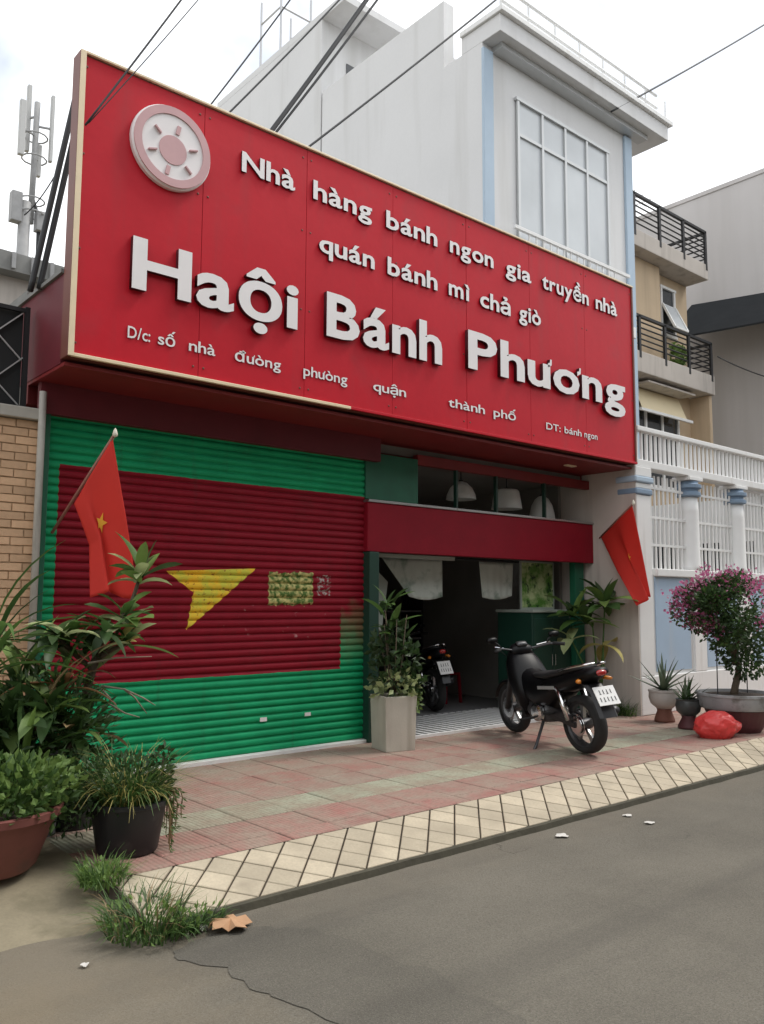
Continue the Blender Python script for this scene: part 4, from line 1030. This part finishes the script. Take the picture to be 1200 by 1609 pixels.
# upright sprig at right of that pot (small dark leaves above the sill line)
sg_ = MB(); sg_.tube([(.14,-.05,.28),(.19,-.06,.42),(.20,-.05,.55)], .006, 5); sg_.build('stem', 'bark', bp2)
m = MB(); scatter_leaves(m, 60, ell((.205,-.05,.53), (.06,.05,.09), .1), (.04,.07), (.02,.03), .3); m.build('sprig', 'leaf_deep', bp2, kind='stuff', recalc=False)
# --- grey tub further back with bushy leaves
gp = thing('potted_plant', 'grey tub with bushy leaves behind the red brown bowl', 'plant pot', (2.06,5.86,0), 0, 'pots left of the shutter')
pot(gp, 'grey_pot', [(0,0),(.10,0),(.125,.50),(.135,.50),(.135,.55),(.115,.55),(.11,.50)], soil_r=.115, soil_z=.50)
m = MB(); scatter_leaves(m, 420, ell((-.08,.0,.68), (.26,.24,.20), .1), (.05,.09), (.02,.04), .4); m.build('foliage', 'leaf_mid', gp, kind='stuff', recalc=False)
m = MB(); scatter_leaves(m, 500, ell((.12,-.28,.30), (.30,.25,.26), .1), (.04,.08), (.018,.03), .5); m.build('low_foliage', 'leaf_deep', gp, kind='stuff', recalc=False)
# --- cordyline with strap leaves at left
cp = thing('strap_leaf_plant', 'bushy dark green and reddish strap leaf plant against the brick wall', 'plant', (1.80,5.75,0))
pot(cp, 'black_pot', [(0,0),(.15,0),(.19,.28),(.20,.30),(.18,.30),(.17,.27)], soil_r=.175, soil_z=.27)
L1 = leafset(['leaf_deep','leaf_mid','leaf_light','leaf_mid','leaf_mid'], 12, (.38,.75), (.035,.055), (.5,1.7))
LB = leafset(['leaf_deep','leaf_mid','leaf_deep','leaf_light','leaf_dry'], 9, (.24,.40), (.07,.12), (.3,1.2), 'oval', .15)
for (bx2, by2, h) in [(0,0,.75),(-.12,.10,1.05),(.14,.05,.62),(.34,.12,.92),(-.28,-.05,.72),(.05,-.12,.45),(.22,-.10,.80),(-.05,.2,1.25),(.42,.0,.62),(.12,.2,.98)]:
    MB().tube([(bx2*.4,by2*.4,.27),(bx2*.8,by2*.8,.27+(h-.27)*.6),(bx2,by2,h)], [.018,.015,.012], 7).build('stem', 'bark', cp, smooth=True)
    rosette(cp, L1 if h > .9 or h < .5 else LB, 18, (bx2,by2,h), (.15,2.0), .03)
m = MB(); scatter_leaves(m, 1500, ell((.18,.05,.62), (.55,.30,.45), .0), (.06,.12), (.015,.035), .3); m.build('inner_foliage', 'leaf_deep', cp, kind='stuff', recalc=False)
LR_ = leafset(['leaf_red'], 4, (.4,.6), (.03,.045), (.6,1.3)); rosette(cp, LR_, 6, (.34,-.02,.95), (.3,1.5), .02)
# --- tall croton / frangipani with big pale leaves in front of the shutter
tp_ = thing('frangipani', 'slender leaning tree with large pale oval leaves in front of the shutter', 'small tree', (2.30,5.95,0))
pot(tp_, 'black_pot', [(0,0),(.16,0),(.20,.30),(.21,.33),(.19,.33),(.18,.30)], soil_r=.185, soil_z=.30)
MB().tube([(0,0,.3),(.03,0,.70),(.10,0,1.0),(.14,0,1.15)], [.035,.033,.030,.028], 10).build('trunk', 'bark', tp_, smooth=True)
br_ = [((.14,0,1.12),(.15,-.06,1.24),(.16,-.10,1.34)), ((.14,0,1.12),(.26,.0,1.25),(.34,.02,1.42)), ((.12,0,1.05),(-.02,.05,1.18),(-.12,.05,1.28)), ((.30,.01,1.36),(.42,.05,1.55),(.47,.05,1.72)), ((.14,0,1.12),(.22,-.1,1.2),(.30,-.16,1.24))]
for b_ in br_: MB().tube(b_, [.02,.016,.012], 8).build('branch', 'bark', tp_, smooth=True)
LP = leafset(['leaf_pale','leaf_mid','leaf_light','leaf_deep','leaf_mid'], 10, (.24,.38), (.08,.125), (.2,1.0), 'oval', .15)
LD = leafset(['leaf_deep','leaf_mid','leaf_deep'], 6, (.26,.40), (.06,.10), (.3,1.2), 'oval', .15)
rosette(tp_, LD, 14, br_[0][2], (.9,2.1)); rosette(tp_, LP, 9, br_[1][2], (.3,1.8)); rosette(tp_, LD, 18, br_[2][2], (.7,2.1)); rosette(tp_, LD, 14, (.0,.02,1.2), (.4,2.0), .06); rosette(tp_, LP, 8, br_[3][2], (.1,1.5)); rosette(tp_, LP, 7, br_[4][2], (.5,1.9))
LPP = leafset(['leaf_pale','leaf_pale','leaf_light'], 5, (.22,.34), (.09,.125), (.3,1.0), 'oval', .15); rosette(tp_, LPP, 7, (.45,.05,1.68), (.2,1.5)); rosette(tp_, LPP, 5, (.33,-.1,1.36), (.6,1.8)); rosette(tp_, LPP, 4, (-.1,-.05,1.3), (.5,1.6))
LY = leafset(['leaf_yellow','leaf_pale'], 3, (.18,.24), (.07,.09), (.3,.8), 'oval', .15); rosette(tp_, LY, 4, (.26,-.14,1.22), (.3,1.4))
tw_ = thing('dry_branch', 'bare pale twigs sticking out low in front of the green shutter', 'branch', (2.42,5.80,.95))
for pts in [((0,0,0),(.16,-.02,-.03),(.30,-.03,-.10),(.40,-.02,-.16)), ((.16,-.02,-.03),(.26,.02,-.10),(.36,.03,-.22)), ((-.1,0,.16),(.10,0,.19),(.36,-.02,.19)), ((.02,0,-.10),(.18,0,-.20),(.30,.02,-.24)), ((.0,0,-.02),(.08,.0,-.10),(.12,.01,-.14))]:
    MB().tube(pts, [.009]+[.006]*(len(pts)-2)+[.003], 5).build('twig', 'pale_bark', tw_, smooth=True)

# --- weeds at the end of the kerb
def clump(name, label, c, rx, ry, n, L, mats, z=-.14):
    t = thing(name, label, 'weeds', (c[0],c[1],z))
    for mt, fr_ in mats:
        def rg():
            a = rnd(0,2*PI); r_ = math.sqrt(rnd(0,1)); return (rx*r_*math.cos(a), ry*r_*math.sin(a), 0, math.cos(a), math.sin(a))
        m = MB(); grass_mb(m, int(n*fr_), rg, L, (.006,.014), (.4,2.2)); m.build('grass', mt, t, kind='stuff', recalc=False)
    m = MB(); scatter_leaves(m, int(n*.35), ell((0,0,.05), (rx*1.1,ry*1.1,.07), .0), (.025,.06), (.012,.028), .4); m.build('broad_leaves', 'leaf_light', t, kind='stuff', recalc=False)
    return t
clump('weeds', 'large clump of grassy weeds at the broken end of the kerb', (2.03,4.22), .20, .26, 430, (.08,.27), [('leaf_mid',.5),('leaf_deep',.35),('leaf_dry',.15)], -.13)
clump('weeds', 'low weeds creeping along the foot of the kerb beside dry litter', (2.22,4.08), .20, .06, 220, (.06,.15), [('leaf_deep',.6),('leaf_mid',.4)])
clump('weeds', 'small tuft of weeds between the black pot and the kerb', (2.02,4.72), .12, .14, 260, (.08,.20), [('leaf_mid',.6),('leaf_light',.4)], -.02)
clump('weeds', 'dark ivy like weeds at the foot of the party wall behind the motorbike', (10.18,6.95), .12, .38, 420, (.12,.34), [('leaf_deep',.8),('leaf_mid',.2)], 0)

# --- planter pedestal with ivy
pd = thing('pedestal_planter', 'square cement pedestal planter with leafy ivy beside the doorway', 'planter', (6.02,6.80,0), R(-14))
m = MB(); m.add([(-.17,-.17,0),(.17,-.17,0),(.17,.17,0),(-.17,.17,0),(-.185,-.185,.56),(.185,-.185,.56),(.185,.185,.56),(-.185,.185,.56),(-.15,-.15,.56),(.15,-.15,.56),(.15,.15,.56),(-.15,.15,.56),(-.15,-.15,.50),(.15,-.15,.50),(.15,.15,.50),(-.15,.15,.50)],
    [(0,1,5,4),(1,2,6,5),(2,3,7,6),(3,0,4,7),(4,5,9,8),(5,6,10,9),(6,7,11,10),(7,4,8,11),(8,9,13,12),(9,10,14,13),(10,11,15,14),(11,8,12,15),(12,13,14,15),(3,2,1,0)])
m.build('pedestal', 'pedestal', pd, bevel=.008)
bx_('soil', 'soil', pd, -.149,-.149,.501,.149,.149,.53)
for k in range(7): a = k*.9; MB().tube([(0,0,.52),(.08*math.cos(a),.08*math.sin(a),.8),(.16*math.cos(a),.14*math.sin(a),1.1+.05*k)], [.009,.007,.004], 5).build('stem', 'bark', pd, smooth=True)
def pshape():
    return random.choice([ell((-.06,0,.78), (.20,.20,.16), .1), ell((.12,-.03,.92), (.17,.16,.17), .1), ell((-.10,.04,1.06), (.13,.13,.16), .1), ell((.06,.02,1.22), (.12,.12,.14), .1), ell((.20,-.05,.70), (.12,.14,.12), .1)])()
m = MB(); scatter_leaves(m, 330, pshape, (.07,.13), (.05,.085), .1); m.build('foliage', 'leaf_deep', pd, kind='stuff', recalc=False)
m = MB(); scatter_leaves(m, 150, ell((.02,0,.66), (.27,.26,.14), .3), (.06,.10), (.045,.07), .0); m.build('bright_foliage', 'leaf_pale', pd, kind='stuff', recalc=False)
m = MB(); scatter_leaves(m, 60, ell((.20,-.08,.50), (.07,.1,.14), .1), (.05,.08), (.03,.05), -.4); m.build('trailing_foliage', 'leaf_light', pd, kind='stuff', recalc=False)
LDp = leafset(['leaf_deep','leaf_mid'], 4, (.22,.36), (.05,.08), (.3,1.1), 'oval', .15); rosette(pd, LDp, 9, (-.08,.04,1.45), (.2,1.5), .06); MB().tube([(0,0,.6),(-.05,.02,1.0),(-.08,.04,1.45)], .008, 6).build('stem', 'bark', pd, smooth=True); rosette(pd, LDp, 9, (-.04,.0,1.25), (.2,1.6), .06); rosette(pd, LDp, 7, (.10,.0,1.0), (.4,1.8), .06)

# --- large leaf plant by the party wall
dp_ = thing('large_leaf_plant', 'potted plant with big green and yellow leaves against the party wall', 'plant', (9.92,7.00,0))
pot(dp_, 'black_pot', [(0,0),(.13,0),(.17,.28),(.18,.30),(.16,.30),(.15,.27)], soil_r=.155, soil_z=.27)
for pts in [((0,0,.27),(.02,.02,.8),(.0,.05,1.25)), ((.04,0,.27),(.08,-.05,.8),(.10,-.10,1.6)), ((-.04,0,.27),(-.16,.1,.7),(-.35,.16,1.05)), ((.02,-.03,.27),(.03,-.1,.6),(.0,-.12,.95))]:
    MB().tube(pts, [.016,.013,.010], 7).build('stem', 'leaf_mid', dp_, smooth=True)
LG = leafset(['leaf_mid','leaf_light','leaf_mid','leaf_deep'], 8, (.36,.58), (.11,.16), (.4,1.2), 'oval', .12)
LPA = leafset(['leaf_pale'], 3, (.36,.46), (.14,.18), (.5,1.0), 'oval', .12); LYE = leafset(['leaf_yellow','leaf_yellow'], 3, (.34,.44), (.14,.18), (.8,1.4), 'oval', .12)
rosette(dp_, LG, 18, (.08,-.10,1.50), (.2,1.7)); rosette(dp_, LG, 12, (-.10,.08,1.25), (.3,1.7)); rosette(dp_, LG, 8, (-.28,.16,1.35), (.3,1.6)); rosette(dp_, LPA, 5, (-.35,.16,1.02), (.5,1.7)); rosette(dp_, LYE, 4, (.0,-.12,.95), (1.0,2.1)); rosette(dp_, LPA, 3, (-.1,.1,1.3), (.6,1.6))

# --- agave in a white bowl on terracotta foot
ag = thing('agave_pot', 'grey green agave in a white bowl pot on a terracotta foot', 'plant pot', (10.12,6.10,0), 0, 'pots along the white garden wall')
MB().lathe([(0,0),(.13,0),(.13,.03),(.09,.14),(.10,.17),(0,.17)], 28).build('foot', 'terracotta', ag, smooth=True)
pot(ag, 'white_pot', [(.06,.165),(.10,.17),(.17,.23),(.195,.31),(.19,.38),(.20,.385),(.20,.41),(.175,.41),(.165,.36)], soil_r=.17, soil_z=.38)
LA = leafset(['leaf_agave'], 4, (.34,.46), (.05,.065), (-.1,.5), 'spike', .35); rosette(ag, LA, 15, (0,0,.38), (.05,1.2), .02, (.85,1.35))
# --- aloe in a dark urn
al = thing('aloe_pot', 'short spiky aloe in a dark urn beside the white agave bowl', 'plant pot', (9.80,5.58,0), 0, 'pots along the white garden wall')
MB().lathe([(0,0),(.13,0),(.13,.03),(.08,.13),(.09,.16),(0,.16)], 28).build('foot', 'maroon_pot', al, smooth=True)
pot(al, 'dark_pot', [(.06,.155),(.09,.16),(.14,.21),(.155,.28),(.14,.34),(.15,.36),(.125,.36),(.12,.33)], soil_r=.12, soil_z=.33)
LA2 = leafset(['leaf_agave','leaf_deep'], 4, (.20,.30), (.04,.05), (-.1,.4), 'spike', .35); rosette(al, LA2, 22, (0,0,.33), (.05,1.1), .05, (.8,1.3))
# --- bougainvillea
bo = thing('bougainvillea', 'pink flowering bougainvillea in a big grey bowl at the right edge', 'plant pot', (10.12,5.12,0))
MB().lathe([(0,0),(.26,0),(.30,.06),(.38,.26),(0,.26)], 32).build('stand_pot', 'maroon_pot', bo, smooth=False)
pot(bo, 'stone_pot', [(.30,.262),(.42,.27),(.445,.30),(.46,.42),(.475,.425),(.475,.455),(.43,.455),(.42,.42)], soil_r=.425, soil_z=.42)
MB().tube([(-.06,0,.42),(-.02,0,.53),(.08,.02,.62),(.10,.0,.78),(.0,.0,.95)], [.05,.042,.04,.034,.028], 10).build('trunk', 'bark', bo, smooth=True)
for pts in [((-.08,0,.93),(-.25,.05,1.15),(-.42,.05,1.45)), ((-.03,0,.80),(.14,.05,1.05),(.25,.05,1.40)), ((-.08,0,.93),(-.05,.1,1.25),(-.08,.1,1.6)), ((-.06,0,.9),(-.05,-.15,1.2),(.0,-.2,1.5))]:
    MB().tube(pts, [.024,.016,.008], 7).build('branch', 'bark', bo, smooth=True)
def bshape():
    f = random.choice([ell((-.28,.0,1.46), (.50,.42,.32), .1), ell((.28,.0,1.46), (.58,.45,.36), .1), ell((-.05,-.04,1.20), (.52,.38,.28), .0), ell((.08,-.04,1.00), (.40,.32,.26), .0), ell((.16,-.04,.82), (.26,.24,.22), .0), ell((-.50,.0,1.42), (.26,.28,.24), .0), ell((-.35,-.1,1.72), (.2,.2,.15), .0), ell((.1,.0,1.78), (.24,.2,.14), .0), ell((-.62,-.05,1.58), (.16,.16,.14), .0), ell((-.4,-.15,1.2), (.2,.2,.2), .0), ell((-.42,.24,1.46), (.32,.30,.28), .0), ell((-.36,.18,1.64), (.26,.26,.16), .0)])
    return f()
m = MB(); scatter_leaves(m, 4600, bshape, (.045,.075), (.03,.045), .0); m.build('foliage', 'leaf_deep', bo, kind='stuff', recalc=False)
m = MB(); scatter_leaves(m, 900, bshape, (.045,.07), (.03,.045), .2); m.build('bright_foliage', 'leaf_mid', bo, kind='stuff', recalc=False)
def bfl(lo):
    spots = [(Vector((-.76*a-.65*b, .65*a-.75*b, z)), r_) for (a, b, z, r_) in [(.60,.15,1.55,.13),(.50,.30,1.40,.12),(.62,.0,1.42,.12),(.45,.2,1.72,.13),(.25,.3,1.78,.13),(.1,.2,1.80,.12),(-.1,.3,1.76,.13),(.35,.35,1.60,.10),(.50,.2,1.28,.10),(.40,.35,1.25,.09),(-.3,.4,1.72,.13),(-.25,.45,1.32,.10),(-.38,.4,1.26,.10),(.68,.1,1.60,.11),(.55,.1,1.68,.12),(.3,.0,1.82,.12),(-.45,.3,1.6,.12)]]
    def f():
        c, r_ = random.choice(spots); v = Vector((random.gauss(0,.62), random.gauss(0,.62), random.gauss(0,.55)))
        return c+v*r_, v.normalized() if v.length else Vector((0,0,1))
    return f
m = MB(); scatter_leaves(m, 1500, bfl(0), (.035,.05), (.03,.042), .3); m.build('blossoms', 'petal', bo, kind='stuff', recalc=False)
m = MB(); scatter_leaves(m, 600, bfl(0), (.035,.05), (.03,.042), .6); m.build('pale_blossoms', 'petal_pale', bo, kind='stuff', recalc=False)
for (x, y) in ((-.36,.05),(.18,-.05)): MB().tube([(x,y,.44),(x+.01,y,1.05)], .007, 5).build('support_stick', 'iron', bo)
# --- red plastic bag
bm = bmesh.new(); bmesh.ops.create_icosphere(bm, subdivisions=5, radius=1)
for v in bm.verts:
    c = v.co.copy(); n1 = mnoise.noise(c*2.2)*.10; rid = abs(mnoise.noise(c*4.5+Vector((3,1,7))))*.07 + abs(mnoise.noise(c*9+Vector((1,5,2))))*.035
    s_ = 1+n1-rid; v.co = Vector((c.x*.235*s_, c.y*.17*s_, c.z*.155*s_))
    if c.x > .55: k = (c.x-.55)/.45; v.co.y *= 1-.55*k; v.co.z *= 1-.45*k; v.co.x += .05*k
    if v.co.z < -.12: v.co.z = -.12-(v.co.z+.12)*-.1
me = bpy.data.meshes.new('red_bag'); bm.to_mesh(me); bm.free(); me.materials.append(MT['bag']); me.polygons.foreach_set('use_smooth', [True]*len(me.polygons))
bg_ = put('plastic_bag', me, None, (9.42,5.02,.125), (0,0,R(-32)), (1.12,1.1,1.15)); tag(bg_, 'tied red plastic bag lying in front of the bougainvillea bowl', 'bag')

# ================================================================== LITTER
def flake(name, label, cat, x, y, r_, mat, grp=None, h=.012, n=14, el=1.0, a0=0):
    vs_ = [(0,0,h)]; 
    for k in range(n):
        a = 2*PI*k/n; q = r_*rnd(.6,1.1); px, py = q*math.cos(a)*el, q*math.sin(a)
        vs_.append((px*math.cos(a0)-py*math.sin(a0), px*math.sin(a0)+py*math.cos(a0), rnd(.002,h)))
    o = MB().add(vs_, [(0,1+k,1+(k+1)%n) for k in range(n)]).build(name, mat, None, loc=(x,y,ROAD+.004), recalc=False)
    sm = o.modifiers.new('thick', 'SOLIDIFY'); sm.thickness = .003; sm.offset = 1
    return tag(o, label, cat, grp)
flake('dry_leaf', 'large crumpled brown leaf litter on the road by the weeds', 'litter', 2.40,3.98,.10,'cardboard', None, .05, 16, 1.2, .2)
flake('paper_scrap', 'small white scrap next to the brown litter by the weeds', 'litter', 2.27,4.05,.03,'paper', None, .03)
flake('paper_scrap', 'white paper scrap alone on the road at lower left', 'litter', 1.65,4.02,.022,'paper', None, .012)
for (x, y, r_, lb) in [(5.13,3.95,.05,'longest pale paper scrap on the road near the kerb'),(6.02,3.98,.035,'flat white paper scrap on the road below the motorbike'),(5.95,3.74,.04,'faint pale scrap furthest out on the road')]:
    flake('paper_scrap', lb, 'litter', x, y, r_, 'paper', None, .01, 12, 1.4, 0)

# ================================================================== OVERHEAD CABLES
def cable(label, a, b, r_, e0=.4, e1=1.2, sag=.12):
    a, b = Vector(a), Vector(b); d = b-a; A, B = a-d*e1, b+d*e0; pts = []
    for k in range(25):
        t = k/24; p = A.lerp(B, t); p.z -= sag*4*t*(1-t)*1.0; pts.append(p)
    o = MB().tube(pts, r_, 6).build('overhead_cable', 'cable', None, smooth=True)
    return tag(o, label, 'cable', 'overhead cables')
cable('thin cable crossing in front of the upper left corner of the red sign', (3.02,6.2,6.6), (2.29,6.2,5.2), .009, .0, 2.5, .06)
cable('thin cable beside the one crossing the sign corner', (3.12,6.25,6.62), (2.33,6.25,5.25), .005, .0, 2.5, .1)
cable('thin cable leftmost of those rising behind the red sign', (5.28,8,8.76), (4.29,8,7.02), .010, .6, 2)
cable('thin cable second from left rising behind the red sign', (6.0,8,9.12), (4.61,8,7.15), .012, .6, 2)
cable('thickest dark cable rising behind the red sign', (6.48,8,9.36), (5.32,8,7.39), .030, .6, 2)
cable('dark cable running close beside the thickest one', (6.62,8.02,9.38), (5.36,8.02,7.34), .016, .6, 2)
cable('cable crossing the blank side of the tall white house', (8.93,8,10.58), (6.37,8,7.82), .015, .6, 2)
cable('single cable against the sky right of the tall white house', (20.43,9.0,16.27), (13.66,9.0,11.15), .022, .0, 1)
cable('outer of two thick cables leaning down at the left of the sign', (2.51,7.2,5.71), (2.26,7.2,4.19), .026, .03, .35, .0)
cable('inner of two thick cables leaning down at the left of the sign', (2.545,7.2,5.54), (2.33,7.2,4.21), .026, .02, .1, .0)
cable('thin drop wire left of the two thick leaning cables', (2.46,7.25,5.34), (2.28,7.25,4.99), .006, .5, .1, .05)
cable('thin wire sagging across the grey wall at far right', (21.0,9.3,7.2), (17.6,8.9,6.9), .014, .1, .5, .1)
